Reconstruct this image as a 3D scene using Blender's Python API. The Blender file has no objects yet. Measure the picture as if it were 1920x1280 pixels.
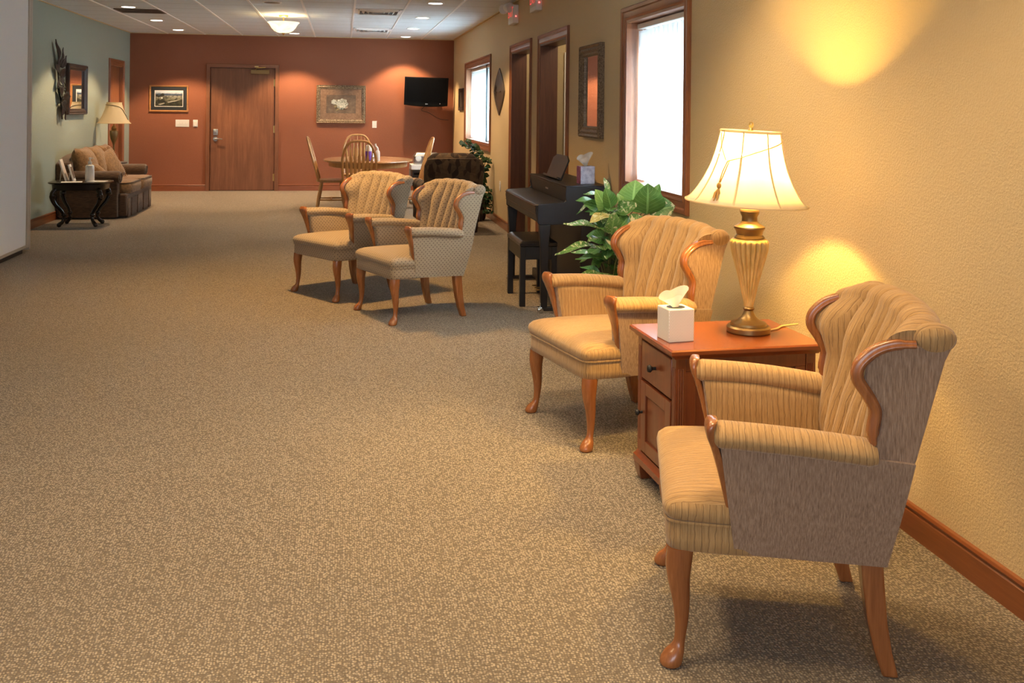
import bpy, bmesh, math, random
from mathutils import Vector, Matrix
rnd = random.Random(7)
PI = math.pi
S = bpy.context.scene
COL = S.collection
R = math.radians

# ------------------------------------------------------------------ camera
F, H, TILT = 1850.0, 1.38, 0.011
YAW = math.atan(317 / F)
cam = bpy.data.cameras.new('camera')
cam.sensor_width = 36.0
cam.lens = F / 1920 * 36
cam.shift_x = 0.0
cam.shift_y = -(640 - (203 + TILT * 317)) / 1920
cam.clip_start = 0.05
co = bpy.data.objects.new('camera', cam)
COL.objects.link(co)
co.location = (0, 0, H)
co.rotation_euler = (Matrix.Rotation(-YAW, 3, 'Z') @ Matrix.Rotation(PI / 2, 3, 'X') @ Matrix.Rotation(math.atan(TILT), 3, 'Z')).to_euler()
S.camera = co

YB, XR, XL, CE = 16.8, 1.86, -3.41, 2.57
YF = -3.0                       # wall behind the camera

# ------------------------------------------------------------------ node helper
class NT:
    def __init__(self, name):
        self.m = bpy.data.materials.new(name)
        self.m.use_nodes = True
        self.t = self.m.node_tree
        self.t.nodes.clear()
        self.out = self.t.nodes.new('ShaderNodeOutputMaterial')
    def n(self, typ, ins=None, **kw):
        nd = self.t.nodes.new('ShaderNode' + typ)
        for k, v in kw.items():
            setattr(nd, k, v)
        for k, v in (ins or {}).items():
            self.set(nd.inputs[k], v)
        return nd
    def set(self, sock, v):
        if isinstance(v, bpy.types.NodeSocket):
            self.t.links.new(v, sock)
        elif isinstance(v, bpy.types.Node):
            self.t.links.new(v.outputs[0], sock)
        else:
            if isinstance(v, tuple) and len(v) == 3 and sock.type == 'RGBA':
                v = v + (1,)
            sock.default_value = v
    def math(self, op, a, b=0.0, c=0.0, clamp=False):
        return self.n('Math', {0: a, 1: b, 2: c}, operation=op, use_clamp=clamp).outputs[0]
    def mix(self, f, a, b, blend='MIX'):
        nd = self.n('Mix', data_type='RGBA', blend_type=blend)
        self.set(nd.inputs[0], f); self.set(nd.inputs[6], a); self.set(nd.inputs[7], b)
        return nd.outputs[2]
    def fmix(self, f, a, b):
        nd = self.n('Mix', data_type='FLOAT')
        self.set(nd.inputs[0], f); self.set(nd.inputs[2], a); self.set(nd.inputs[3], b)
        return nd.outputs[0]
    def co(self, scale=(1, 1, 1), kind='Object'):
        tc = self.n('TexCoord')
        mp = self.n('Mapping', {'Vector': tc.outputs[kind], 'Scale': scale})
        return mp.outputs[0]
    def noise(self, vec, scale=5, detail=2, rough=.5, dist=0):
        return self.n('TexNoise', {'Vector': vec, 'Scale': scale, 'Detail': detail, 'Roughness': rough, 'Distortion': dist}).outputs[0]
    def ramp(self, f, stops):
        nd = self.n('ValToRGB', {0: f})
        el = nd.color_ramp.elements
        while len(el) < len(stops):
            el.new(.5)
        for e, (p, c) in zip(el, stops):
            e.position = p
            e.color = (c + (1,)) if isinstance(c, tuple) else (c, c, c, 1)
        return nd.outputs[0]
    def bump(self, h, strength=.3, dist=.01):
        return self.n('Bump', {'Height': h, 'Strength': strength, 'Distance': dist}).outputs[0]
    def bsdf(self, color, rough=.5, metal=0.0, normal=None, **kw):
        b = self.n('BsdfPrincipled', {'Base Color': color, 'Roughness': rough, 'Metallic': metal})
        if normal is not None:
            self.set(b.inputs['Normal'], normal)
        for k, v in kw.items():
            self.set(b.inputs[k.replace('_', ' ')], v)
        self.t.links.new(b.outputs[0], self.out.inputs[0])
        return self.m

def plain(name, c, rough=.5, metal=0., **kw):
    n = NT(name)
    v = n.noise(n.co(), 9, 3)
    col = n.mix(n.math('MULTIPLY', v, .35), c, tuple(x * .72 for x in c))
    return n.bsdf(col, rough, metal, **kw)

def emit(name, c, s):
    n = NT(name)
    e = n.n('Emission', {'Color': c + (1,), 'Strength': s})
    n.t.links.new(e.outputs[0], n.out.inputs[0])
    return n.m

def wood(name, light, dark, axis='z', rough=.35, scale=1.0, coat=.25):
    n = NT(name)
    st = {'x': (1.6, 24, 24), 'y': (24, 1.6, 24), 'z': (24, 24, 1.6)}[axis]
    st = tuple(s * scale for s in st)
    v = n.co(st)
    a = n.noise(v, 1.0, 4, .6, .8)
    v2 = n.co(tuple(s * 5 for s in st))
    b = n.noise(v2, 1.0, 3, .7)
    f = n.math('ADD', n.math('MULTIPLY', a, .75), n.math('MULTIPLY', b, .35))
    col = n.ramp(f, [(.38, dark), (.56, tuple((x + y) / 2 for x, y in zip(light, dark))), (.68, light)])
    return n.bsdf(col, rough, 0, n.bump(b, .12, .002), Coat_Weight=coat, Coat_Roughness=.25)

M = {}
def build_materials():
    # painted drywall with orange-peel texture
    def wallp(name, c):
        n = NT(name)
        v = n.co()
        a = n.noise(v, 120, 3, .55)
        p = n.ramp(a, [(.42, 0.), (.6, 1.)])
        big = n.noise(v, 1.2, 2)
        col = n.mix(n.math('MULTIPLY', big, .25), c, tuple(x * .9 for x in c))
        return n.bsdf(col, .62, 0, n.bump(p, .34, .0045), Specular_IOR_Level=.3)
    M['tan'] = wallp('tan_paint', (.61, .47, .265))
    M['terra'] = wallp('terracotta_paint', (.28, .10, .052))
    M['sage'] = wallp('sage_paint', (.33, .39, .335))
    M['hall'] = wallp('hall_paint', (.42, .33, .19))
    # carpet: small woven loops
    n = NT('carpet')
    v = n.co()
    w = n.n('TexVoronoi', {'Vector': n.co((1, .8, 1)), 'Scale': 135.0, 'Randomness': .6})
    d = n.ramp(w.outputs['Distance'], [(.27, 1.), (.60, 0.)])
    nz = n.noise(v, 70, 3, .6)
    f = n.math('ADD', n.math('MULTIPLY', d, .76), n.math('MULTIPLY', n.ramp(nz, [(.36, 0.), (.62, 1.)]), .20))
    col = n.ramp(f, [(.06, (.125, .10, .074)), (.42, (.27, .222, .162)), (.95, (.50, .425, .325))])
    big = n.noise(v, .9, 3)
    col = n.mix(n.math('MULTIPLY', big, .3), col, (.18, .15, .115))
    M['carpet'] = n.bsdf(col, .95, 0, n.bump(d, .75, .006), Specular_IOR_Level=.1, Sheen_Weight=.15)
    # acoustic ceiling tiles with grid of pale tees
    n = NT('ceiling_tile')
    tc = n.n('TexCoord')
    sp = n.n('SeparateXYZ', {0: tc.outputs['Object']})
    def line(sock, off, half):
        q = n.math('DIVIDE', n.math('SUBTRACT', sock, off), .589)
        fr = n.math('ABSOLUTE', n.math('SUBTRACT', n.math('FRACT', q), .5))
        return n.math('GREATER_THAN', fr, .5 - half / .589)
    gy = line(sp.outputs[1], .12, .006)
    pits = n.noise(n.co(), 260, 2, .7)
    c0 = n.mix(n.ramp(pits, [(.42, 1.), (.55, 0.)]), (.80, .86, .92), (.60, .65, .70))
    c1 = n.mix(gy, c0, (.30, .30, .30))
    M['ceil'] = n.bsdf(c1, .9, 0, n.bump(pits, .35, .004), Specular_IOR_Level=.1)
    M['tee'] = plain('white_grid_metal', (.92, .94, .96), .45)
    # woods
    M['oak_red'] = wood('red_oak_trim', (.30, .115, .045), (.17, .055, .02), 'z')
    M['oak_red_y'] = wood('red_oak_trim_y', (.30, .115, .045), (.17, .055, .02), 'y')
    M['oak_red_x'] = wood('red_oak_trim_x', (.30, .115, .045), (.17, .055, .02), 'x')
    M['base_y'] = wood('baseboard_wood_y', (.27, .085, .026), (.18, .052, .016), 'y', .3)
    M['base_x'] = wood('baseboard_wood_x', (.27, .085, .035), (.20, .06, .025), 'x', .3)
    M['door'] = wood('door_oak', (.235, .095, .043), (.15, .056, .024), 'z', .45, .8, .1)
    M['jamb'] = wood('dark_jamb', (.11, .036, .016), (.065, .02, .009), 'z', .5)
    M['leg'] = wood('chair_leg_wood', (.36, .135, .042), (.22, .07, .02), 'z', .25, 1.3, .5)
    M['cherry'] = wood('cherry_wood', (.20, .055, .018), (.13, .033, .011), 'z', .28, .8, .5)
    M['cherry_x'] = wood('cherry_wood_x', (.235, .056, .014), (.18, .041, .010), 'x', .25, .7, .5)
    M['gold_oak'] = wood('golden_oak', (.52, .29, .105), (.36, .18, .06), 'z', .3, 1.4, .4)
    M['gold_oak_x'] = wood('golden_oak_x', (.46, .25, .11), (.34, .17, .07), 'y', .25, 1.2, .5)
    M['dark_wood'] = wood('dark_frame_wood', (.045, .022, .016), (.02, .010, .008), 'z', .5, 1., .05)
    # upholstery
    def streak(name, forward):
        n = NT(name)
        tc = n.n('TexCoord')
        sp = n.n('SeparateXYZ', {0: tc.outputs['Object']})
        ns = n.n('SeparateXYZ', {0: tc.outputs['Normal']})
        x, y, z = sp.outputs
        if forward:
            c, o = x, y
        else:
            side = n.math('GREATER_THAN', n.math('ABSOLUTE', ns.outputs[1]), .72)
            c = n.fmix(side, y, x)
        wob = n.noise(n.co((14, 14, 14)), 1, 3, .6)
        ph = n.math('ADD', n.math('MULTIPLY', c, 2 * PI / .0165), n.math('MULTIPLY', wob, 7.0))
        s = n.math('SINE', ph)
        ln = n.ramp(s, [(.87, 0.), (.985, 1.)])
        cv = n.n('CombineXYZ', {0: n.math('MULTIPLY', c, 330.), 1: n.math('MULTIPLY', z, 16.), 2: n.math('MULTIPLY', n.math('ADD', x, y), 16.)})
        st = n.noise(cv.outputs[0], 1, 3, .65)
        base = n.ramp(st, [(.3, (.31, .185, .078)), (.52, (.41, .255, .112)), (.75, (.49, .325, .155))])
        col = n.mix(n.math('MULTIPLY', ln, .72), base, (.22, .13, .06))
        bm_ = n.math('SUBTRACT', n.math('MULTIPLY', st, .8), n.math('MULTIPLY', ln, .6))
        wr = n.noise(n.co((6, 6, 26)), 1, 3, .6)
        hh = n.math('ADD', bm_, n.math('MULTIPLY', wr, .9))
        return n.bsdf(col, .85, 0, n.bump(hh, .45, .006), Sheen_Weight=.3, Sheen_Roughness=.4, Specular_IOR_Level=.15)
    M['chen'] = streak('chenille_stripe', False)
    M['chen_f'] = streak('chenille_stripe_side', True)
    def outer(name):
        n = NT(name)
        st = n.noise(n.co((300, 300, 34)), 1, 3, .6)
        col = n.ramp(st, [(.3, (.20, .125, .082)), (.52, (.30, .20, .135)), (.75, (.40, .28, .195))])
        return n.bsdf(col, .88, 0, n.bump(st, .4, .004), Sheen_Weight=.3, Specular_IOR_Level=.12)
    M['chen_o'] = outer('chenille_outside')
    n = NT('dotted_upholstery')
    tc = n.n('TexCoord')
    sp = n.n('SeparateXYZ', {0: tc.outputs['Object']})
    ns = n.n('SeparateXYZ', {0: tc.outputs['Normal']})
    ay = n.math('GREATER_THAN', n.math('ABSOLUTE', ns.outputs[1]), .7)
    az = n.math('GREATER_THAN', n.math('ABSOLUTE', ns.outputs[2]), .75)
    u = n.fmix(ay, sp.outputs[1], sp.outputs[0])
    v_ = n.fmix(az, sp.outputs[2], sp.outputs[0])
    k = 2 * PI / .027
    p = n.math('MULTIPLY', n.math('COSINE', n.math('MULTIPLY', u, k)), n.math('COSINE', n.math('MULTIPLY', v_, k)))
    dot = n.ramp(p, [(.60, 0.), (.78, 1.)])
    wv = n.noise(n.co((220, 220, 220)), 1, 2)
    base = n.mix(wv, (.29, .225, .15), (.385, .305, .21))
    col = n.mix(n.math('MULTIPLY', dot, .85), base, (.10, .065, .05))
    M['dots'] = n.bsdf(col, .85, 0, n.bump(n.math('ADD', wv, n.noise(n.co((5, 5, 30)), 1, 3)), .35, .006), Specular_IOR_Level=.15, Sheen_Weight=.15)
    n = NT('brown_loveseat_fabric')
    st = n.noise(n.co((20, 20, 150)), 1, 2, .5)
    col = n.ramp(st, [(.3, (.036, .018, .009)), (.7, (.09, .048, .024))])
    M['sofa'] = n.bsdf(col, .9, 0, n.bump(st, .4, .005), Sheen_Weight=.25)
    n = NT('tan_cushion_fabric')
    st = n.noise(n.co((30, 30, 30)), 1, 3, .6)
    col = n.ramp(st, [(.3, (.13, .070, .026)), (.7, (.26, .145, .058))])
    M['cush'] = n.bsdf(col, .9, 0, n.bump(st, .6, .012), Sheen_Weight=.25)
    n = NT('leaf_print_fabric')
    vv = n.n('TexVoronoi', {'Vector': n.co((1, 1, .7)), 'Scale': 17.0})
    wv = n.n('TexWave', {'Vector': n.co((1, 1, 1)), 'Scale': 18.0, 'Distortion': 6.0, 'Detail': 1.0})
    col = n.ramp(vv.outputs['Color'], [(.25, (.018, .010, .007)), (.45, (.045, .024, .012)), (.55, (.16, .10, .05)), (.75, (.09, .06, .035))])
    col = n.mix(n.math('MULTIPLY', wv.outputs[0], .35), col, (.035, .018, .01))
    M['leafy'] = n.bsdf(col, .9)
    # misc
    M['black'] = plain('black_satin', (.011, .011, .013), .42)
    M['piano'] = plain('black_piano', (.008, .008, .011), .4)
    M['leather'] = plain('black_vinyl', (.018, .017, .018), .28)
    M['blackwood'] = plain('black_carved_wood', (.012, .007, .006), .25)
    M['screen'] = plain('tv_screen', (.0015, .0015, .002), .5, 0., Specular_IOR_Level=.08)
    M['tvblack'] = plain('tv_black', (.002, .002, .0025), .5, 0., Specular_IOR_Level=.12)
    M['mullion'] = plain('dark_mullion', (.03, .05, .065), .5)
    M['white'] = plain('white_plastic', (.75, .74, .71), .4)
    M['paper'] = plain('white_paper', (.82, .80, .76), .8)
    M['brass'] = plain('brass', (.62, .45, .18), .3, 1.)
    M['bronze'] = plain('antique_bronze', (.29, .195, .09), .42, 1.)
    M['chrome'] = plain('chrome', (.75, .75, .76), .15, 1.)
    M['nickel'] = plain('nickel', (.5, .48, .46), .3, 1.)
    M['iron'] = plain('dark_metal_art', (.016, .016, .017), .55, .3)
    M['pewter'] = plain('pewter', (.13, .105, .085), .5, .5)
    M['grey_panel'] = None
    n = NT('partition_fabric')
    st = n.noise(n.co((300, 300, 300)), 1, 2)
    col = n.mix(st, (.80, .82, .84), (.88, .90, .92))
    M['grey_panel'] = n.bsdf(col, .9, 0, n.bump(st, .2, .002))
    M['alu'] = plain('beige_edge_trim', (.48, .43, .36), .45)
    M['mirror'] = NT('mirror_glass').bsdf((.9, .9, .9), .01, 1.)
    # fluted lamp body: antique gold over dark
    n = NT('gilded_plaster')
    st = n.noise(n.co((60, 60, 18)), 1, 3)
    col = n.ramp(st, [(.3, (.50, .32, .09)), (.7, (.68, .48, .18))])
    M['gilt'] = n.bsdf(col, .45, 0)
    # translucent shades
    def shade(name, c, e=0):
        n = NT(name)
        st = n.noise(n.co((90, 90, 8)), 1, 2)
        col = n.mix(n.math('MULTIPLY', st, .3), c, tuple(x * .85 for x in c))
        d = n.n('BsdfDiffuse', {0: col})
        t = n.n('BsdfTranslucent', {0: col})
        mx = n.n('MixShader', {0: .5, 1: d.outputs[0], 2: t.outputs[0]})
        n.t.links.new(mx.outputs[0], n.out.inputs[0])
        return n.m
    M['shade'] = shade('ivory_lampshade', (.60, .55, .47))
    M['shade2'] = shade('cream_lampshade', (.80, .70, .50))
    M['blind'] = shade('white_blind', (.92, .94, .96))
    M['tissue'] = shade('tissue_paper', (.78, .77, .75))
    M['piping'] = plain('gold_piping', (.74, .52, .2), .8)
    # leaves
    def leafm(name, a, b, var=0.):
        n = NT(name)
        nz = n.noise(n.co((22, 22, 22)), 1, 3, .6)
        col = n.mix(nz, a, b)
        tc = n.n('TexCoord'); us = n.n('SeparateXYZ', {0: tc.outputs['UV']})
        cc = n.math('ABSOLUTE', n.math('SUBTRACT', us.outputs[1], .5))
        vein = n.math('SINE', n.math('MULTIPLY', n.math('SUBTRACT', n.math('MULTIPLY', us.outputs[0], 8.), n.math('MULTIPLY', cc, 5.)), 6.283))
        vm = n.math('MAXIMUM', n.ramp(vein, [(.86, 0.), (1., .55)]), n.ramp(cc, [(.02, .9), (.05, 0.)]))
        col = n.mix(n.math('MULTIPLY', vm, .55), col, tuple(min(1, x * 1.8 + .06) for x in b))
        if var:
            v2 = n.noise(n.co((26, 26, 26)), 1, 4, .7, 1.5)
            col = n.mix(n.ramp(v2, [(.54, 0.), (.60, 1.)]), col, (.66, .70, .46))
        d = n.n('BsdfPrincipled', {'Base Color': col, 'Roughness': .27, 'Normal': n.bump(vm, .5, .004)})
        t = n.n('BsdfTranslucent', {0: col})
        mx = n.n('MixShader', {0: .22, 1: d.outputs[0], 2: t.outputs[0]})
        n.t.links.new(mx.outputs[0], n.out.inputs[0])
        return n.m
    M['leaf_l'] = leafm('light_green_leaf', (.17, .40, .09), (.34, .58, .20))
    M['leaf_d'] = leafm('dark_green_leaf', (.05, .16, .045), (.12, .29, .08))
    M['leaf_v'] = leafm('variegated_leaf', (.06, .18, .06), (.15, .30, .09), 1)
    M['leaf_y'] = leafm('yellowing_leaf', (.36, .33, .10), (.50, .48, .22), 1)
    M['ivy'] = leafm('ivy_leaf', (.012, .045, .018), (.035, .085, .03))
    M['stem'] = plain('plant_stem', (.12, .14, .05), .6)
    M['soil'] = plain('soil', (.03, .02, .014), .95)
    M['pot'] = plain('terracotta_pot', (.25, .10, .05), .7)
    M['glow'] = emit('lamp_glow', (1., .93, .82), 9.0)
    M['bulb'] = emit('lit_bulb', (1., .78, .42), 12.0)
    M['red_led'] = emit('red_led', (1., .05, .04), 6.0)
    M['red_letter'] = emit('red_exit_letters', (1., .10, .08), .38)
    n = NT('alabaster_bowl')
    st = n.noise(n.co((9, 9, 9)), 1, 3, .6, 1.)
    col = n.ramp(st, [(.3, (1., .70, .36)), (.7, (1., .88, .62))])
    e = n.n('Emission', {'Color': col, 'Strength': .85})
    n.t.links.new(e.outputs[0], n.out.inputs[0])
    M['bowl'] = n.m
    # printed pictures
    n = NT('landscape_print')
    tc = n.n('TexCoord')
    sp = n.n('SeparateXYZ', {0: tc.outputs['Object']})
    nz = n.noise(n.co((16, 16, 34)), 1, 4, .7)
    hgt = n.math('ADD', sp.outputs[2], n.math('MULTIPLY', n.math('SUBTRACT', nz, .5), .05))
    g = n.math('ADD', n.math('MULTIPLY', hgt, 3.4), .5)
    col = n.ramp(g, [(.05, (.02, .022, .012)), (.34, (.06, .06, .035)), (.5, (.17, .17, .12)), (.66, (.30, .30, .26)), (.74, (.05, .08, .13)), (.84, (.55, .64, .74))])
    dk = n.ramp(n.noise(n.co((20, 20, 20)), 1, 3), [(.42, 1.), (.55, 0.)])
    low = n.math('LESS_THAN', g, .74)
    col = n.mix(n.math('MULTIPLY', n.math('MULTIPLY', dk, low), .8), col, (.012, .014, .01))
    M['landscape'] = n.bsdf(col, .4)
    M['navy'] = plain('navy_mat', (.014, .02, .028), .7)
    n = NT('flower_print_ground')
    nz = n.noise(n.co((5, 5, 7)), 1, 4, .7)
    M['flowerbg'] = n.bsdf(n.ramp(nz, [(.3, (.055, .04, .03)), (.55, (.12, .085, .06)), (.75, (.2, .16, .11))]), .6)
    n = NT('marbled_mat')
    nz = n.noise(n.co((40, 40, 40)), 1, 4, .7)
    M['marblemat'] = n.bsdf(n.ramp(nz, [(.3, (.13, .075, .045)), (.7, (.25, .155, .10))]), .7)
    n = NT('white_petals')
    nz = n.noise(n.co((45, 45, 45)), 1, 3, .6)
    M['petal'] = n.bsdf(n.ramp(nz, [(.36, (.20, .22, .20)), (.6, (.52, .53, .46))]), .7)
    M['petal2'] = plain('pink_petals', (.34, .23, .17), .7)
    M['leafp'] = plain('painted_leaf', (.19, .16, .09), .7)
    n = NT('silver_gold_frame')
    nz = n.noise(n.co((60, 60, 60)), 1, 3, .7)
    M['frame_sg'] = n.bsdf(n.ramp(nz, [(.35, (.10, .065, .035)), (.65, (.46, .37, .26))]), .35, .6)
    n = NT('carved_bronze_frame')
    nz = n.noise(n.co((90, 90, 90)), 1, 3, .7)
    M['frame_bz'] = n.bsdf(n.ramp(nz, [(.35, (.07, .048, .03)), (.65, (.27, .20, .13))]), .45, .4, n.bump(nz, .5, .004))
    M['tassel'] = plain('gold_tassel', (.42, .23, .06), .8)
    n = NT('tissue_box_print')
    tc = n.n('TexCoord')
    sp = n.n('SeparateXYZ', {0: tc.outputs['Object']})
    fx = n.math('SINE', n.math('MULTIPLY', n.math('ADD', sp.outputs[0], sp.outputs[1]), 2 * PI / .006))
    fz = n.math('SINE', n.math('MULTIPLY', sp.outputs[2], 2 * PI / .011))
    d = n.math('GREATER_THAN', n.math('MULTIPLY', fx, fz), .25)
    M['tbox'] = n.bsdf(n.mix(d, (.74, .70, .66), (.60, .53, .47)), .6)
    n = NT('purple_box_print')
    tc = n.n('TexCoord')
    nsp = n.n('SeparateXYZ', {0: tc.outputs['Normal']})
    nz = n.noise(n.co((25, 25, 25)), 1, 4, .7)
    cw = n.ramp(nz, [(.35, (.36, .36, .52)), (.6, (.66, .66, .78))])
    cp = n.ramp(nz, [(.4, (.10, .02, .085)), (.65, (.30, .12, .28))])
    isx = n.math('GREATER_THAN', n.math('ABSOLUTE', nsp.outputs[0]), .6)
    M['pbox'] = n.bsdf(n.mix(isx, cw, cp), .6)
    M['purple'] = plain('purple_liquid', (.16, .07, .5), .25)
    M['fringe'] = plain('pillow_fringe', (.22, .11, .05), .9)
build_materials()

# ------------------------------------------------------------------ mesh helpers
class B:
    def __init__(s):
        s.b = bmesh.new()
    def box(s, x0, x1, y0, y1, z0, z1, mat=None):
        vs = [s.b.verts.new((x, y, z)) for x in (x0, x1) for y in (y0, y1) for z in (z0, z1)]
        for f in ((0, 1, 3, 2), (4, 6, 7, 5), (0, 4, 5, 1), (2, 3, 7, 6), (0, 2, 6, 4), (1, 5, 7, 3)):
            s.b.faces.new([vs[i] for i in f])
        if mat is not None:
            for v in vs:
                v.co = mat @ v.co
        return s
    def cbox(s, c, d, mat=None):
        return s.box(c[0] - d[0] / 2, c[0] + d[0] / 2, c[1] - d[1] / 2, c[1] + d[1] / 2, c[2] - d[2] / 2, c[2] + d[2] / 2, mat)
    def loft(s, rings, cap=True, closed=True, loop=False):
        vr = [[s.b.verts.new(p) for p in r] for r in rings]
        n = len(vr[0])
        pairs = list(zip(vr, vr[1:])) + ([(vr[-1], vr[0])] if loop else [])
        for a, c in pairs:
            for i in range(n if closed else n - 1):
                j = (i + 1) % n
                s.b.faces.new((a[i], a[j], c[j], c[i]))
        if cap and closed and not loop:
            s.b.faces.new(vr[0][::-1]); s.b.faces.new(vr[-1])
        return s
    def grid(s, fn, nu, nv):
        vs = [[s.b.verts.new(fn(i / nu, j / nv)) for j in range(nv + 1)] for i in range(nu + 1)]
        uv = s.b.loops.layers.uv.verify()
        for i in range(nu):
            for j in range(nv):
                f = s.b.faces.new((vs[i][j], vs[i + 1][j], vs[i + 1][j + 1], vs[i][j + 1]))
                for l, (a, c) in zip(f.loops, ((i, j), (i + 1, j), (i + 1, j + 1), (i, j + 1))):
                    l[uv].uv = (a / nu, c / nv)
        return s
    def lathe(s, prof, c=(0, 0, 0), seg=32, flute=None, cap=True):
        rings = []
        for r, z in prof:
            rg = []
            for i in range(seg):
                a = 2 * PI * i / seg
                rr = r * (flute(a, z) if flute else 1)
                rg.append((c[0] + rr * math.cos(a), c[1] + rr * math.sin(a), c[2] + z))
            rings.append(rg)
        return s.loft(rings, cap)
    def tube(s, pts, r, seg=8, ry=None, up=(0, 0, 1), closed=False, lob=None):
        pts = [Vector(p) for p in pts]
        n = len(pts)
        rings = []
        for i, p in enumerate(pts):
            if closed:
                t = pts[(i + 1) % n] - pts[i - 1]
            else:
                t = pts[min(i + 1, n - 1)] - pts[max(i - 1, 0)]
            t.normalize()
            u = Vector(up)
            if abs(t.dot(u)) > .97:
                u = Vector((1, 0, 0)) if abs(t.x) < .9 else Vector((0, 1, 0))
            a = t.cross(u).normalized()
            b = a.cross(t).normalized()
            ra = r[i] if isinstance(r, (list, tuple)) else r
            rb = (ry[i] if isinstance(ry, (list, tuple)) else ry) if ry else ra
            kf = [1 + (lob[1] * math.cos(lob[0] * 2 * PI * k / seg) if lob else 0) for k in range(seg)]
            rings.append([p + a * ra * kf[k] * math.cos(2 * PI * k / seg) + b * rb * kf[k] * math.sin(2 * PI * k / seg) for k in range(seg)])
        return s.loft(rings, True, True, closed)
    def prism(s, poly, axis, a, b):
        def P(p, q):
            return {'x': (q, p[0], p[1]), 'y': (p[0], q, p[1]), 'z': (p[0], p[1], q)}[axis]
        return s.loft([[P(p, a) for p in poly], [P(p, b) for p in poly]])
    def cyl(s, c, r, h, axis='z', seg=24, r2=None):
        r2 = r if r2 is None else r2
        rings = []
        for rr, q in ((r, -h / 2), (r2, h / 2)):
            rg = []
            for i in range(seg):
                t = 2 * PI * i / seg
                u, v = rr * math.cos(t), rr * math.sin(t)
                rg.append({'z': (c[0] + u, c[1] + v, c[2] + q), 'y': (c[0] + u, c[1] + q, c[2] + v), 'x': (c[0] + q, c[1] + u, c[2] + v)}[axis])
            rings.append(rg)
        return s.loft(rings)
    def ball(s, c, r, sc=(1, 1, 1), seg=16):
        rings = []
        for j in range(1, seg // 2):
            ph = PI * j / (seg // 2)
            rings.append([(c[0] + r * sc[0] * math.sin(ph) * math.cos(2 * PI * i / seg), c[1] + r * sc[1] * math.sin(ph) * math.sin(2 * PI * i / seg), c[2] - r * sc[2] * math.cos(ph)) for i in range(seg)])
        return s.loft(rings)

def obj(name, b, mat, parent=None, bevel=0, sub=0, solid=0, angle=38, loc=None, rot=None, segs=2):
    b.b.normal_update()
    bmesh.ops.recalc_face_normals(b.b, faces=b.b.faces[:])
    me = bpy.data.meshes.new(name)
    b.b.to_mesh(me); b.b.free()
    for p in me.polygons:
        p.use_smooth = True
    me.set_sharp_from_angle(angle=R(angle))
    me.materials.append(M[mat] if isinstance(mat, str) else mat)
    o = bpy.data.objects.new(name, me)
    COL.objects.link(o)
    if parent is not None:
        o.parent = parent
    if loc:
        o.location = loc
    if rot:
        o.rotation_euler = rot
    if solid:
        md = o.modifiers.new('thick', 'SOLIDIFY'); md.thickness = solid; md.offset = 0
    if bevel:
        md = o.modifiers.new('bevel', 'BEVEL'); md.width = bevel; md.segments = segs; md.limit_method = 'ANGLE'; md.angle_limit = R(40)
    if sub:
        md = o.modifiers.new('sub', 'SUBSURF'); md.levels = sub; md.render_levels = sub
    return o

def tag(o, label, cat, group=None):
    o['label'] = label; o['category'] = cat
    if group:
        o['group'] = group
    return o
def thing(name, label, cat, loc=(0, 0, 0), rotz=0., group=None, rot=None):
    o = bpy.data.objects.new(name, None)
    o.empty_display_size = .1
    COL.objects.link(o)
    o.location = loc
    o.rotation_euler = rot or (0, 0, rotz)
    return tag(o, label, cat, group)
def struct(name, b, mat, **kw):
    o = obj(name, b, mat, **kw)
    o['kind'] = 'structure'
    return o
def sempty(name, loc=(0, 0, 0)):
    o = bpy.data.objects.new(name, None); COL.objects.link(o); o.location = loc
    o['kind'] = 'structure'
    return o
def copy_tree(o, parent=None):
    c = o.copy(); COL.objects.link(c); c.parent = parent
    for ch in list(o.children):
        copy_tree(ch, c)
    return c
def interp(tab, x):
    if x <= tab[0][0]:
        return tab[0][1]
    for (a, va), (b, vb) in zip(tab, tab[1:]):
        if x <= b:
            t = (x - a) / (b - a)
            return va + (vb - va) * t
    return tab[-1][1]
def smooth(tab, n):
    """Catmull-Rom through a list of points."""
    P = [Vector(p) for p in tab]
    out = []
    m = len(P) - 1
    for i in range(n + 1):
        t = i / n * m
        k = min(int(t), m - 1); u = t - k
        p0, p1, p2, p3 = P[max(k - 1, 0)], P[k], P[k + 1], P[min(k + 2, m)]
        out.append(.5 * ((2 * p1) + (p2 - p0) * u + (2 * p0 - 5 * p1 + 4 * p2 - p3) * u * u + (3 * p1 - p0 - 3 * p2 + p3) * u ** 3))
    return out
def lamp(name, kind, loc, energy, color, size=.1, rot=(0, 0, 0), **kw):
    l = bpy.data.lights.new(name, kind)
    l.energy = energy; l.color = color
    if kind == 'AREA':
        l.shape = 'RECTANGLE'; l.size = size; l.size_y = kw.pop('size_y', size)
    else:
        l.shadow_soft_size = size
    for k, v in kw.items():
        setattr(l, k, v)
    o = bpy.data.objects.new(name, l); COL.objects.link(o)
    o.location = loc; o.rotation_euler = rot
    return o
# ================================================================== SETTING
HX = 3.3                        # far side of the small hall behind the right wall
b = B(); b.box(-5.2, HX + .1, YF - .2, YB + .2, -.1, 0)
struct('floor', b, 'carpet')
b = B(); b.box(-5.2, HX + .1, YF - .2, YB + .2, CE, CE + .1)
struct('ceiling', b, 'ceil')
b = B()
k = -10
while .122 + k * .589 < XR:
    x = .122 + k * .589
    if x > -5.1:
        b.box(x - .0115, x + .0115, YF, YB, CE - .007, CE + .002)
    k += 1
struct('trim_1', b, 'tee')
b = B(); b.box(XR - .022, XR, YF, YB, CE - .012, CE); b.box(XL, XR, YB - .02, YB, CE - .01, CE); b.box(XL, XL + .02, 9.9, YB, CE - .01, CE)
struct('trim_2', b, 'tan')

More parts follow.
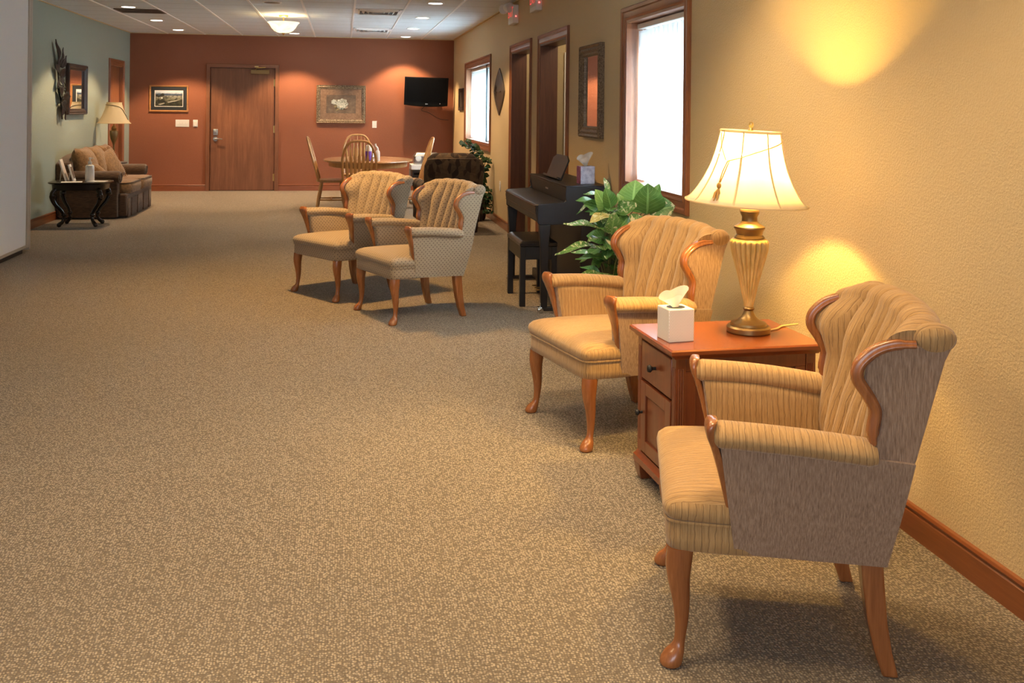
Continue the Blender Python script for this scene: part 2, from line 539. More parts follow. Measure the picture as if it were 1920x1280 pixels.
def wall_cut(axis, pos, thick, u0, u1, z1, holes):
    """wall slab with rectangular openings, built as a grid of blocks"""
    b = B()
    us = sorted({u0, u1} | {h[0] for h in holes} | {h[1] for h in holes})
    for a, c in zip(us, us[1:]):
        zs = [(0, z1)]
        for h in holes:
            if h[0] <= a + 1e-6 and h[1] >= c - 1e-6:
                nz = []
                for p, q in zs:
                    if h[2] > p: nz.append((p, h[2]))
                    if h[3] < q: nz.append((h[3], q))
                zs = nz
        for p, q in zs:
            if axis == 'x':
                b.box(pos, pos + thick, a, c, p, q)
            else:
                b.box(a, c, pos, pos + thick, p, q)
    return b
W1 = (5.20, 6.35, .90, 1.985)
W2 = (12.52, 15.0, .93, 2.01)
D2 = (9.78, 10.85, 0, 2.02)
D3 = (8.12, 9.24, 0, 2.01)
struct('wall_right', wall_cut('x', XR, .15, YF, YB + .15, CE, [W1, W2, D2, D3]), 'tan')
D1 = (-2.152, -1.108, 0, 2.03)
struct('wall_back', wall_cut('y', YB, .15, XL - .15, XR + .15, CE, [D1]), 'terra')
D4 = (15.42, 16.25, 0, 2.0)
struct('wall_left', wall_cut('x', XL - .15, .15, YF, YB + .15, CE, [D4]), 'sage')
W3 = (-2.5, 1.2, .75, 2.15)
struct('wall_front', wall_cut('y', YF - .15, .15, -3.5, XR + .15, CE, [W3]), 'tan')
b = B(); b.box(HX, HX + .1, 7.4, 12.4, 0, CE); b.box(XR + .15, HX, 7.3, 7.4, 0, CE); b.box(XR + .15, HX, 12.4, 12.5, 0, CE)
b.box(XR + .15, 2.6, 9.42, 9.5, 0, CE); b.box(XR + .15, 2.5, 11.0, 11.08, 0, CE)
struct('wall_hall', b, 'hall')

# baseboards: tall board with a rounded cap bead
def baseboard(name, axis, pos, sgn, spans, mat, h=.105):
    b = B()
    prof = [(0, 0), (.013, 0), (.013, h * .74), (.009, h * .78), (.012, h * .84), (.016, h * .90), (.012, h * .98), (.004, h), (0, h)]
    for a, c in spans:
        if axis == 'x':
            b.loft([[(pos + sgn * d, u, z) for d, z in prof] for u in (a, c)])
        else:
            b.loft([[(u, pos + sgn * d, z) for d, z in prof] for u in (a, c)])
    struct(name, b, mat)
baseboard('baseboard_right', 'x', XR, -1, [(YF, D3[0] - .085), (D3[1] + .085, D2[0] - .085), (D2[1] + .085, YB)], 'base_y')
baseboard('baseboard_back', 'y', YB, -1, [(XL, -2.212), (-1.048, XR)], 'base_x')
baseboard('baseboard_left', 'x', XL, 1, [(YF, D4[0] - .085)], 'base_y')

# mitred casing around an opening
CAS = [(0, 0), (0, .012), (.012, .016), (.022, .012), (.05, .014), (.058, .022), (.078, .024), (.085, .018), (.085, 0)]
def casing(parent, hole, to3, mats, bottom, prof=CAS):
    u0, u1, v0, v1 = hole
    def ring(cu, cv, su, sv):
        return [to3(cu + su * o, cv + sv * o, h) for o, h in prof]
    tl, tr = ring(u0, v1, -1, 1), ring(u1, v1, 1, 1)
    if bottom:
        bl, br = ring(u0, v0, -1, -1), ring(u1, v0, 1, -1)
    else:
        bl, br = ring(u0, 0, -1, 0), ring(u1, 0, 1, 0)
    for nm, a, c, m in (('side_casing', bl, tl, mats[0]), ('head_casing', tl, tr, mats[1]), ('side_casing', tr, br, mats[0])) + ((('sill_casing', br, bl, mats[1]),) if bottom else ()):
        b = B(); b.loft([a, c]); obj(nm, b, m, parent)
def rw(u, v, h): return (XR - h, u, v)
def lw(u, v, h): return (XL + h, u, v)
def bw(u, v, h): return (u, YB - h, v)

def lining(parent, hole, x0, x1, mat, bottom, mhead):
    u0, u1, v0, v1 = hole
    t = .018
    b = B(); b.box(x0, x1, u0 - .001, u0 + t, v0, v1); b.box(x0, x1, u1 - t, u1 + .001, v0, v1)
    obj('jamb', b, mat, parent)
    b = B(); b.box(x0, x1, u0 + t, u1 - t, v1 - t, v1 + .001)
    if bottom:
        b.box(x0, x1, u0 + t, u1 - t, v0 - .001, v0 + t)
    obj('head_jamb', b, mhead, parent)

def window(name, hole, mull):
    w = sempty(name)
    casing(w, hole, rw, ('oak_red', 'oak_red_y'), True)
    lining(w, hole, XR - .008, XR + .15, 'oak_red', True, 'oak_red_y')
    u0, u1, v0, v1 = hole
    b = B()
    xs = (XR + .122, XR + .15)
    for a, c in ((u0 + .018, u0 + .05), (u1 - .05, u1 - .018)):
        b.box(*xs, a, c, v0 + .018, v1 - .018)
    b.box(*xs, u0 + .05, u1 - .05, v0 + .018, v0 + .05); b.box(*xs, u0 + .05, u1 - .05, v1 - .05, v1 - .018)
    if mull:
        b.box(*xs, mull - .04, mull + .04, v0 + .05, v1 - .05)
    obj('window_frame', b, 'white', w)
    b = B(); b.box(XR + .135, XR + .14, u0 + .03, u1 - .03, v0 + .03, v1 - .03)
    obj('pane', b, GLASS, w)
    if mull:
        b = B(); b.box(XR + .06, XR + .118, mull - .035, mull + .035, v0 + .018, v1 - .018); obj('mullion', b, 'mullion', w)
    return w
n = NT('window_glass')
tr = n.n('BsdfTransparent', {0: (.93, .96, .96)})
gl = n.n('BsdfGlossy', {0: (1, 1, 1), 1: .02})
mx = n.n('MixShader', {0: .06, 1: tr.outputs[0], 2: gl.outputs[0]})
n.t.links.new(mx.outputs[0], n.out.inputs[0])
GLASS = n.m
window('window_1', W1, None)
window('window_2', W2, 13.3)
w3 = sempty('added_rear_window')  # unseen window, added so cool fill can come from behind the camera
b = B()
for a, c in ((-2.5, -2.45), (-.68, -.62), (1.15, 1.2)):
    b.box(a, c, YF - .1, YF - .04, .75, 2.15)
b.box(-2.5, 1.2, YF - .1, YF - .04, .75, .8); b.box(-2.5, 1.2, YF - .1, YF - .04, 2.1, 2.15)
obj('window_frame', b, 'oak_red_x', w3)

b = B(); b.box(XR + .165, XR + .9, 4.6, 7.0, 1.75, 1.83); b.box(XR + .165, XR + .9, 11.9, 15.6, 1.78, 1.86)
struct('unseen_eaves', b, 'white')  # unseen outdoor eaves, put in to shade the tops of the blinds
# vertical blinds hanging in the windows
def blinds(name, spans, v0, v1, xb, label, group=None):
    t = thing(name, label, 'blind', (xb, (spans[0][0] + spans[-1][1]) / 2, v1))
    cy = t.location.y
    b = B()
    for a, c in spans:
        n = max(2, round((c - a) / .082))
        p = (c - a) / n
        for i in range(n):
            y = a + (i + .5) * p - cy
            m = Matrix.Translation((0, y, 0)) @ Matrix.Rotation(R(14), 4, 'Z')
            b.cbox((0, 0, (v0 - v1) / 2 - .02), (.0015, .089, v1 - v0 - .05), m)
    obj('slats', b, 'blind', t, angle=60)
    b = B(); b.box(-.022, .022, spans[0][0] - cy, spans[-1][1] - cy, -.034, 0)
    obj('head_rail', b, 'white', t, bevel=.004)
    b = B()
    for a, c in spans:
        b.tube([(-.012, a + .03 - cy, v0 - v1 + .02), (-.012, c - .03 - cy, v0 - v1 + .02)], .0018, 6)
    obj('bottom_chain', b, 'white', t)
blinds('vertical_blind', [(5.225, 6.325)], .925, 1.96, XR + .085, 'white vertical blind glowing in the near tall window behind the leafy plant')
blinds('vertical_blind', [(12.545, 13.25), (13.35, 14.975)], .955, 1.985, XR + .085, 'white vertical blind split by a dark gap in the far window beside the television')

# door openings of the right wall
for nm, hole in (('door_2', D2), ('door_3', D3)):
    d = sempty(nm)
    casing(d, hole, rw, ('oak_red', 'oak_red_y'), False)
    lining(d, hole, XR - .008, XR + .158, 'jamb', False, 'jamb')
    if nm == 'door_3':
        b = B(); b.box(2.128, 2.142, 9.40, 9.418, .94, 1.95); obj('edge_strip', b, 'white', d)
        b = B(); b.box(2.10, 2.15, 9.38, 9.418, .80, .92); obj('latch', b, 'dark_wood', d, bevel=.006)
# flush oak door in the terracotta wall
d1 = sempty('door_1')
casing(d1, D1, bw, ('door', 'oak_red_x'), False, [(0, 0), (0, .03), (.055, .03), (.06, .024), (.06, 0)])
b = B(); b.box(D1[0] + .006, D1[1] - .006, YB + .012, YB + .056, .008, D1[3] - .006)
slab = obj('door_slab', b, 'door', d1, bevel=.002)
b = B(); b.cbox((-2.06, YB + .004, .965), (.075, .018, .10)); b.cbox((-2.06, YB - .008, .965), (.045, .01, .05))
obj('keypad', b, 'nickel', slab, bevel=.008)
b = B(); b.cyl((-2.06, YB + .002, .855), .038, .02, 'y'); b.tube([(-2.06, YB, .858), (-2.06, YB - .05, .858), (-2.0, YB - .055, .856), (-1.945, YB - .052, .853)], .011, 10)
obj('lever_handle', b, 'chrome', slab)
b = B(); b.cbox((-1.355, YB - .02, 1.965), (.30, .06, .07)); obj('door_closer', b, 'bronze', d1, bevel=.006)
b = B(); b.tube([(-1.43, YB - .045, 2.0), (-1.40, YB - .12, 2.03), (-1.27, YB - .03, 2.045)], .01, 8); b.cbox((-1.41, YB - .05, 2.05), (.06, .04, .02))
obj('closer_arm', b, 'brass', d1)
for z in (1.79, 1.02, .22):
    b = B(); b.cyl((D1[1] - .004, YB + .004, z), .011, .125); b.cbox((D1[1] - .012, YB + .008, z), (.03, .008, .115))
    obj('hinge', b, 'brass', d1)
b = B(); b.box(D1[0], D1[1], YB + .06, YB + .15, 0, D1[3])
obj('door_backing', b, 'dark_wood', d1)
# wooden door at the end of the green wall
d4 = sempty('door_4')
casing(d4, D4, lw, ('oak_red', 'oak_red_y'), False)
b = B(); b.box(XL - .09, XL + .006, D4[0] - .001, D4[0] + .018, 0, 2); b.box(XL - .09, XL + .006, D4[1] - .018, D4[1] + .001, 0, 2); b.box(XL - .09, XL + .006, D4[0], D4[1], 1.982, 2.001)
obj('jamb', b, 'oak_red', d4)
b = B(); b.box(XL - .08, XL - .04, D4[0] + .02, D4[1] - .02, .01, 1.98); obj('door_slab', b, 'oak_red', d4)
b = B(); b.ball((XL - .005, D4[0] + .09, .95), .028); b.cyl((XL - .025, D4[0] + .09, .95), .012, .05, 'x'); obj('door_knob', b, 'brass', d4)

# folding partition at left
pt = sempty('wall_partition')
b = B(); b.box(-3.0, -2.905, YF + .1, 9.84, .07, CE - .001); obj('panel', b, 'grey_panel', pt)
b = B(); b.box(-3.01, -2.893, 9.84, 9.90, .045, CE - .001); b.box(-3.01, -2.893, 9.905, 9.945, .02, CE - .001); obj('edge_trim', b, 'alu', pt, bevel=.004)
b = B(); b.box(-3.005, -2.9, YF + .1, 9.84, .045, .07); obj('bottom_trim', b, 'alu', pt)
b = B(); b.box(-2.99, -2.92, YF + .1, 9.80, .0, .045); obj('bottom_gap_shade', b, 'black', pt)  # black strip stands in for the shadowed gap under the partition

# ------------------------------------------------------------------ ceiling fittings
LPOS = [(1.01, 11.05, 'nearest of the right row'), (1.01, 12.86, 'second of the right row'), (1.01, 14.62, 'third of the right row'), (1.005, 16.3, 'last of the right row, near the television'),
        (-2.55, 12.45, 'nearest of the left row'), (-2.55, 14.27, 'middle of the left row'), (-2.53, 15.95, 'last of the left row, above the landscape picture'),
        (-.777, 16.13, 'in front of the oak door, just behind the glass bowl light')]
root0 = None
for i, (x, y, w) in enumerate(LPOS):
    lab = 'round recessed ceiling downlight, ' + w
    if root0 is None:
        t = root0 = thing('recessed_downlight', lab, 'ceiling light', (x, y, CE), 0, 'recessed downlights')
        b = B(); b.lathe([(.078, -.001), (.078, -.006), (.098, -.006), (.102, 0), (.102, .002), (.078, .002)], seg=36, cap=False); obj('trim_ring', b, 'white', t)
        b = B(); b.cyl((0, 0, -.001), .079, .004, seg=36); obj('lens', b, 'glow', t)
    else:
        t = copy_tree(root0); t.location = (x, y, CE); t['label'] = lab
    WALLW = y > 15.8
    lamp('downlight_lamp', 'SPOT', (x, y, CE - .03), 85 if WALLW else 62, (1., .66, .36), .04, spot_size=R(104), spot_blend=.35)

def vent(loc, sx, sy, label, dark):
    t = thing('ceiling_vent', label, 'vent', (loc[0], loc[1], CE))
    b = B()
    for q in ((-sx / 2, sx / 2, -sy / 2, -sy / 2 + .03), (-sx / 2, sx / 2, sy / 2 - .03, sy / 2), (-sx / 2, -sx / 2 + .03, -sy / 2, sy / 2), (sx / 2 - .03, sx / 2, -sy / 2, sy / 2)):
        b.box(q[0], q[1], q[2], q[3], -.01, 0)
    obj('vent_frame', b, 'pewter' if dark else 'tee', t, bevel=.002)
    b = B(); b.box(-sx / 2 + .02, sx / 2 - .02, -sy / 2 + .02, sy / 2 - .02, -.003, -.001)
    obj('backing', b, 'black' if not dark else 'iron', t)
    b = B()
    if dark:
        for i in range(14):
            y = -sy / 2 + .04 + i * (sy - .08) / 13
            b.box(-sx / 2 + .03, sx / 2 - .03, y - .004, y + .004, -.012, -.003)
    else:
        for r0 in (.24, .185, .13, .075):
            for s in range(4):
                m = Matrix.Rotation(s * PI / 2, 4, 'Z') @ Matrix.Translation((0, r0, -.016)) @ Matrix.Rotation(R(38), 4, 'X')
                b.cbox((0, 0, 0), (2 * r0 - .01, .034, .002), m)
    obj('louvers', b, 'pewter' if dark else 'tee', t)
vent((.415, 12.13), .56, .56, 'square white ceiling vent with angled louvers, nearer one of the two', False)
vent((.42, 14.97), .56, .52, 'square white ceiling vent with angled louvers, farther one near the terracotta wall', False)
vent((-2.5, 12.93), .55, .48, 'dark grey return air grille in the ceiling at upper left', True)
t = thing('ceiling_speaker', 'flat round grey ceiling speaker near the glass bowl light', 'speaker', (-.8, 11.41, CE))
b = B(); b.lathe([(.11, 0), (.11, -.006), (.10, -.012), (.09, -.012)], seg=36); obj('rim', b, 'tee', t)
b = B(); b.lathe([(.09, -.012), (.05, -.015), (.005, -.016)], seg=36); obj('grille', b, 'pewter', t)

t = thing('semi_flush_ceiling_light', 'lit alabaster glass bowl ceiling light on a short brass stem', 'ceiling light', (-.765, 13.0, CE))
b = B(); b.lathe([(.005, -.028), (.05, -.025), (.065, -.01), (.065, 0)], seg=32); obj('canopy', b, 'brass', t)
b = B(); b.cyl((0, 0, -.14), .008, .24); obj('stem', b, 'brass', t)
pr = [(.02, -.232), (.07, -.226), (.115, -.205), (.15, -.17), (.17, -.135), (.185, -.112), (.203, -.098)]
b = B(); b.lathe(pr + [(r - .005, z + .006) for r, z in reversed(pr[1:])], seg=48, cap=False); obj('glass_bowl', b, 'bowl', t)
b = B(); b.lathe([(.004, -.262), (.012, -.255), (.006, -.248), (.02, -.24), (.026, -.23), (.004, -.226)], seg=20); obj('finial', b, 'brass', t)
lamp('bowl_bulb', 'POINT', (-.765, 13.0, CE - .09), 9, (1., .72, .36), .05)
# ================================================================== WING CHAIRS  (x forward, y left)
TRIM = [(-.214, .585), (-.214, .62), (-.219, .665), (-.200, .703), (-.177, .740), (-.182, .775), (-.216, .808), (-.260, .825), (-.31, .828)]
FE = [(z, f) for f, z in TRIM[:7]]
def wing_chair(label, fab, fab_f, fab_o, loc, ang, group):
    t = thing('wing_chair', label, 'armchair', loc, ang, group)
    # --- legs
    for s in (1, -1):
        b = B()
        cl = [(.292, .242, .262, .034, .030), (.25, .246, .264, .033, .029), (.21, .246, .265, .0285, .025), (.16, .240, .265, .0225, .0205), (.11, .238, .266, .0175, .0165),
              (.07, .241, .268, .0145, .014), (.05, .246, .270, .0165, .016), (.035, .255, .274, .0245, .0225), (.018, .262, .277, .0285, .026), (.006, .264, .278, .0275, .025), (0, .264, .278, .022, .02)]
        pts = smooth([(z, x, y, rx, ) for z, x, y, rx, ry in [c[:5] for c in cl]] and [Vector((c[0], c[1], c[2])) for c in cl], 30)
        rr = smooth([Vector((c[3], c[4], 0)) for c in cl], 30)
        b.loft([[(p.y + q.x * math.cos(2 * PI * i / 16), s * (p.z + q.y * math.sin(2 * PI * i / 16)), p.x) for i in range(16)] for p, q in zip(pts, rr)])
        obj('leg', b, 'leg', t, angle=60)
        b = B()
        rl = []
        for z, x, h in ((.30, -.222, .027), (.22, -.228, .026), (.13, -.238, .0235), (.06, -.252, .021), (0, -.27, .019)):
            y = s * (.235 + (.3 - z) * .04)
            rl.append([(x - h, y - h, z), (x + h, y - h, z), (x + h, y + h, z), (x - h, y + h, z)])
        b.loft(rl); obj('leg', b, 'leg', t, bevel=.006)
    # --- upholstered seat rail and seat
    def outline(inset, z, n=8):
        pts = [(.272, .285), (.118, .30), (-.24, .255), (-.24, -.255), (.118, -.30), (.272, -.285)]
        rad = [.035, .05, .03, .03, .05, .035]
        out = []
        m = len(pts)
        for i, p in enumerate(pts):
            p = Vector(p); a = Vector(pts[i - 1]); c = Vector(pts[(i + 1) % m])
            u = (a - p).normalized(); v = (c - p).normalized()
            for k in range(n + 1):
                w = k / n
                q = (p + u * rad[i]) * (1 - w) ** 2 + p * 2 * w * (1 - w) + (p + v * rad[i]) * w * w
                bow = .018 * (1 - (q.y / .29) ** 2) if q.x > .2 else 0
                g_ = 1 - inset / .27
                out.append((.015 + (q.x + bow - .015) * g_, q.y * g_, z))
        return out
    b = B(); b.loft([outline(.006, .288), outline(0, .292), outline(-.002, .32), outline(0, .362)]); obj('seat_rail', b, fab, t, angle=60)
    b = B()
    rings = [outline(.002, .360), outline(-.007, .372), outline(-.012, .388), outline(-.008, .406), outline(.006, .42), outline(.03, .43), outline(.07, .438), outline(.12, .444), outline(.19, .447), outline(.25, .448)]
    b.loft(rings); obj('seat', b, fab, t, angle=60)
    b = B(); b.tube(outline(-.004, .363), .0042, 6, closed=True); obj('welt', b, fab, t, angle=60)
    # --- sides, arms
    for s in (1, -1):
        def side(u, v, inner):
            f0 = .112 + (.155 - .112) * max(0, v); f1 = -.255 + (-.306 + .255) * v
            f = f0 + (f1 - f0) * u
            zb = .293 + (.275 - .293) * u; zt = .585 + (.545 - .585) * u
            z = zb + (zt - zb) * v
            yo = .296 + .03 * v - .02 * u * (1 - v)
            y = yo - (.058 if inner else 0)
            return (f, s * (y + (.006 * math.sin(PI * v) * (1 if not inner else -1))), z)
        b = B()
        NV = 8
        rings = []
        for i in range(15):
            u = i / 14
            rings.append([side(u, j / NV, False) for j in range(NV + 1)] + [side(u, j / NV, True) for j in range(NV, -1, -1)])
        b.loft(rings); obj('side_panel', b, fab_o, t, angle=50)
        b = B(); b.grid(lambda q, w_: Vector(side(q * .97 + .01, .2 + .78 * w_, True)) + Vector((0, -s * .004, 0)), 14, 8); obj('inner_arm_panel', b, fab_f, t, angle=50, solid=.004)
        b = B()
        rings = []
        for i in range(20):
            u = i / 19
            f = .170 - .387 * u
            zc = .588 - .03 * u + .006 * math.sin(PI * u); yc = .302 + .006 * math.sin(PI * u) - .004 * u
            k = 1 if 0 < i < 19 else .82
            rings.append([(f, s * (yc + k * .052 * math.cos(2 * PI * q / 20)), zc + k * (.034 if math.sin(2 * PI * q / 20) > 0 else .03) * math.sin(2 * PI * q / 20)) for q in range(20)])
        b.loft(rings); obj('arm', b, fab_f, t, angle=60)
        b = B()
        ap = smooth([Vector((.120, .388, .012)), Vector((.132, .44, .015)), Vector((.147, .50, .021)), Vector((.163, .555, .032)), Vector((.176, .59, .042)), Vector((.178, .610, .043)), Vector((.173, .624, .038)), Vector((.170, .629, .028))], 22)
        rings = []
        for p in ap:
            y = .288 + .02 * (p.y - .388) / .23
            w, d = p.z, .0105
            rings.append([(p.x + d * math.copysign(abs(math.cos(a)) ** .5, math.cos(a)), s * (y + w * math.copysign(abs(math.sin(a)) ** .5, math.sin(a))), p.y) for a in [2 * PI * q / 16 + PI / 16 for q in range(16)]])
        b.loft(rings); obj('arm_post', b, 'leg', t, angle=50)
        # carved wing trim
        pts = smooth([Vector((f + .004, s * .306, z)) for f, z in TRIM], 44)
        n = len(pts)
        rx = [.0145 * (1 if 3 < i < n - 4 else .75) for i in range(n)]
        b = B(); b.tube(pts, rx, 30, [.017] * n, up=(0, 1, 0), lob=(5, .11)); obj('wing_trim', b, 'leg', t, angle=70)
    # --- back: channelled inner face, rolled top, plain outer face in one upholstered slab
    NS, NC = 144, 6
    def fr(z, a):
        return interp([(.27, -.252), (.54, -.312), (.79, -.372), (.93, -.405)], z) - .03 * (1 - a * a)
    def ff(z, a):
        c = interp([(.27, -.165), (.43, -.188), (.6, -.232), (.75, -.283), (.93, -.345)], z)
        e = interp([(.27, -.20), (.55, -.208)] + FE + [(.86, -.30), (.93, -.325)], z)
        w = abs(a) ** 2.6
        return c + (e - c) * w
    def hw(z):
        return interp([(.27, .262), (.43, .268), (.55, .285), (.62, .300), (.75, .304), (.93, .304)], z)
    rings = []
    for i in range(NS + 1):
        a = -1 + 2 * i / NS
        g = abs(math.sin(PI * (a + 1) / 2 * NC)) ** .62
        if abs(a) > 1 - .5 / NC:
            g = max(g, .62)
        ed = min(1, (1 - abs(a)) / .03)
        zt = .894 - .012 * a * a - .020 * abs(a) ** 6
        r = .042
        ring = []
        for k in range(24):
            z = .28 + (zt - r - .28) * k / 23
            fade = min(1, max(0, (z - .40) / .08))
            bump = .056 * (g - .62) * fade * (.4 + .6 * ed) * (.45 + .55 * min(1, (zt - r - z) / .12))
            ring.append((ff(z, a) + bump, hw(z) * a, z))
        zt0 = zt - r
        f0, f1 = ff(zt0, a), fr(zt0, a)
        for k in range(1, 14):
            th = PI * k / 14
            bump = .025 * (g - .62) * (.4 + .6 * ed) * (1 - k / 14) ** 1.5
            cx, ax = (f0 + f1) / 2, (f0 - f1) / 2
            ring.append((cx + (ax + bump) * math.cos(th), hw(.9) * a, zt0 + (r + bump) * math.sin(th)))
        for k in range(10):
            z = zt0 + (.285 - zt0) * k / 9
            ring.append((fr(z, a), hw(z) * a, z))
        rings.append(ring)
    b = B(); b.loft(rings)
    for s in (1, -1):
        b.ball((-.352, s * .292, .842), .048, (1.12, .70, .80), 24)
    obj('back', b, fab, t, angle=50)
    # outside wing panels with their own seam
    for s in (1, -1):
        b = B()
        poly = [(f - .012, z) for f, z in TRIM[1:]] + [(-.36, .828), (-.39, .822), (-.375, .79), (-.312, .55), (-.306, .536), (-.2, .55)]
        b.loft([[(f, s * .296, z) for f, z in poly], [(f, s * .3125, z) for f, z in poly]])
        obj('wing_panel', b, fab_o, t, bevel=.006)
    return t
def pose(ff_, fn, ang, depth=.53):
    a = R(ang)
    return ((ff_[0] + fn[0]) / 2 - math.cos(a) * depth / 2, (ff_[1] + fn[1]) / 2 - math.sin(a) * depth / 2, 0), a
p, a = pose((.987, 2.906), (.813, 2.348), 163.5)
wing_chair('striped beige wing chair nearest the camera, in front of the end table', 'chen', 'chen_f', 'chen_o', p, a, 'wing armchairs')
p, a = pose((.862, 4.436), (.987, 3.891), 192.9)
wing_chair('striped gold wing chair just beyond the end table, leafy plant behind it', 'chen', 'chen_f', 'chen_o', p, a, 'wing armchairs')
p, a = pose((.105, 6.858), (.332, 6.308), 202.8)
wing_chair('dotted wing chair beside the piano bench, nearer of the dotted pair', 'dots', 'dots', 'dots', p, a, 'wing armchairs')
p, a = pose((-.358, 7.613), (-.026, 7.119), 213.9)
wing_chair('dotted wing chair in front of the dining table, farther of the dotted pair', 'dots', 'dots', 'dots', p, a, 'wing armchairs')

# ================================================================== END TABLE, LAMP, TISSUES
ET = R(2.8)
tz = .57
et = thing('end_table', 'cherry wood end table with drawer and door between the two striped chairs', 'table', (1.385, 3.43, 0), ET)
# local: x -.29 (front, drawers) .. .29 ; y -.215 .. .215
x0, x1, y0, y1 = -.262, .262, -.188, .188
b = B()
for z, e in ((.535, .012), (.545, .02)):
    pass
b.loft([[(x0 - e, y0 - e, z), (x1 + e, y0 - e, z), (x1 + e, y1 + e, z), (x0 - e, y1 + e, z)] for z, e in ((.535, .008), (.542, .012), (.548, .022), (.553, .027), (.565, .027), (.57, .021))])
obj('table_top', b, 'cherry_x', et)
b = B(); b.box(x0 + .02, x1 - .01, y0 + .012, y1 - .012, .09, .536); obj('carcass', b, 'cherry', et)
for xx in (x0, x1 - .036):
    for yy in (y0, y1 - .036):
        b = B()
        b.box(xx, xx + .036, yy, yy + .036, .09, .535)
        for q in (-.008, 0, .008):
            b.tube([(xx + .018 + q, y0 if yy == y0 else y1, .15), (xx + .018 + q, y0 if yy == y0 else y1, .50)], .0035, 6)
            if xx == x0:
                b.tube([(x0, yy + .018 + q, .15), (x0, yy + .018 + q, .50)], .0035, 6)
        obj('corner_post', b, 'cherry', et)
for yy, sg in ((y0, 1), (y1, -1)):
    b = B()
    b.box(x0 + .036, x1 - .036, yy + sg * .002, yy + sg * .014, .49, .535); b.box(x0 + .036, x1 - .036, yy + sg * .002, yy + sg * .014, .10, .145)
    b.box(x0 + .036, x0 + .075, yy + sg * .004, yy + sg * .014, .145, .49); b.box(x1 - .075, x1 - .036, yy + sg * .004, yy + sg * .014, .145, .49)
    obj('side_frame', b, 'cherry', et, bevel=.002)
b = B(); b.loft([[(x0 - e, y0 - e, z), (x1 + e, y0 - e, z), (x1 + e, y1 + e, z), (x0 - e, y1 + e, z)] for z, e in ((.062, .012), (.085, .012), (.092, .006), (.10, .002), (.106, 0))]); obj('plinth', b, 'cherry_x', et)
for xx in (x0 + .02, x1 - .02):
    for yy in (y0 + .02, y1 - .02):
        b = B(); b.loft([[(xx - h, yy - h, z), (xx + h, yy - h, z), (xx + h, yy + h, z), (xx - h, yy + h, z)] for z, h in ((0, .018), (.03, .026), (.062, .031))]); obj('foot', b, 'cherry', et, bevel=.003)
b = B(); b.box(x0 - .002, x0 + .03, y0 + .042, y1 - .042, .385, .525); dr = obj('drawer', b, 'cherry', et, bevel=.004)
b = B(); b.lathe([(.006, 0), (.006, .012), (.014, .022), (.012, .03), (.003, .033)], seg=16); obj('knob', b, 'iron', dr, loc=(x0 - .002, 0, .455), rot=(0, -PI / 2, 0))
b = B(); b.box(x0 + .004, x0 + .03, y0 + .042, y1 - .042, .115, .375)
for q in ((y0 + .042, y0 + .09, .115, .375), (y1 - .09, y1 - .042, .115, .375), (y0 + .09, y1 - .09, .115, .16), (y0 + .09, y1 - .09, .33, .375)):
    b.box(x0 - .004, x0 + .006, q[0], q[1], q[2], q[3])
b.loft([[(x0 + .004 - d, y0 + .095 + e, .165 + e), (x0 + .004 - d, y1 - .095 - e, .165 + e), (x0 + .004 - d, y1 - .095 - e, .325 - e), (x0 + .004 - d, y0 + .095 + e, .325 - e)] for d, e in ((0, 0), (.001, .004), (.006, .018))])
dd = obj('cabinet_door', b, 'cherry', et, bevel=.0015)
b = B(); b.lathe([(.005, 0), (.005, .01), (.012, .018), (.01, .026), (.003, .028)], seg=16); obj('knob', b, 'iron', dd, loc=(x0 - .004, y1 - .06, .26), rot=(0, -PI / 2, 0))

LX, LY = 1.487, 3.448
la = thing('table_lamp', 'lit table lamp with fluted gold urn body and ivory bell shade', 'lamp', (LX, LY, tz))
b = B(); b.lathe([(.076, 0), (.080, .004), (.080, .02), (.074, .026), (.066, .028), (.064, .036), (.056, .04), (.040, .046), (.026, .058), (.020, .07), (.016, .08), (.019, .083), (.021, .088), (.018, .093), (.013, .096)], seg=48); obj('lamp_base', b, 'bronze', la, angle=30)
NF = 20
def fl(a, z):
    k = min(1, max(0, (z - .10) / .03)) * min(1, max(0, (.345 - z) / .02))
    return 1 - .15 * k * (1 - abs(math.sin(a * NF / 2)) ** .8)
prof = smooth([Vector((.017, .095, 0)), Vector((.022, .12, 0)), Vector((.034, .175, 0)), Vector((.050, .235, 0)), Vector((.064, .285, 0)), Vector((.071, .32, 0)), Vector((.068, .338, 0)), Vector((.055, .347, 0))], 26)
b = B(); b.lathe([(p.x, p.y) for p in prof], seg=NF * 10, flute=fl); obj('urn_body', b, 'gilt', la, angle=70)
b = B(); b.lathe([(.052, .343), (.055, .35), (.050, .356), (.046, .36), (.050, .375), (.057, .384), (.056, .39), (.036, .402), (.029, .41), (.028, .425), (.034, .438), (.036, .446), (.034, .452), (.012, .458), (.010, .50), (.014, .50), (.014, .54), (.004, .54)], seg=36); obj('neck', b, 'bronze', la, angle=30)
b = B(); b.ball((0, 0, .625), .030, (1, 1, 1.25)); obj('bulb', b, 'bulb', la)
b = B(); b.tube([(0, -.045, .53), (0, -.062, .60), (0, -.05, .69), (0, 0, .745)], .0018, 6); b.tube([(0, .045, .53), (0, .062, .60), (0, .05, .69), (0, 0, .745)], .0018, 6); obj('harp', b, 'brass', la)
sh = thing('x', '', '', (0, 0, .74)); del sh['label']; del sh['category']; sh.name = 'shade'; sh.parent = la
sh.rotation_euler = (R(1.2), R(2.6), 0)
sp = smooth([Vector((.222, -.262, 0)), Vector((.198, -.238, 0)), Vector((.165, -.185, 0)), Vector((.138, -.125, 0)), Vector((.120, -.06, 0)), Vector((.108, 0, 0))], 24)
def panelf(a, z):
    # eight gently scalloped cloth panels between the ribs
    return 1 - .012 * (1 - abs(math.cos(a * 4)) ** 3)
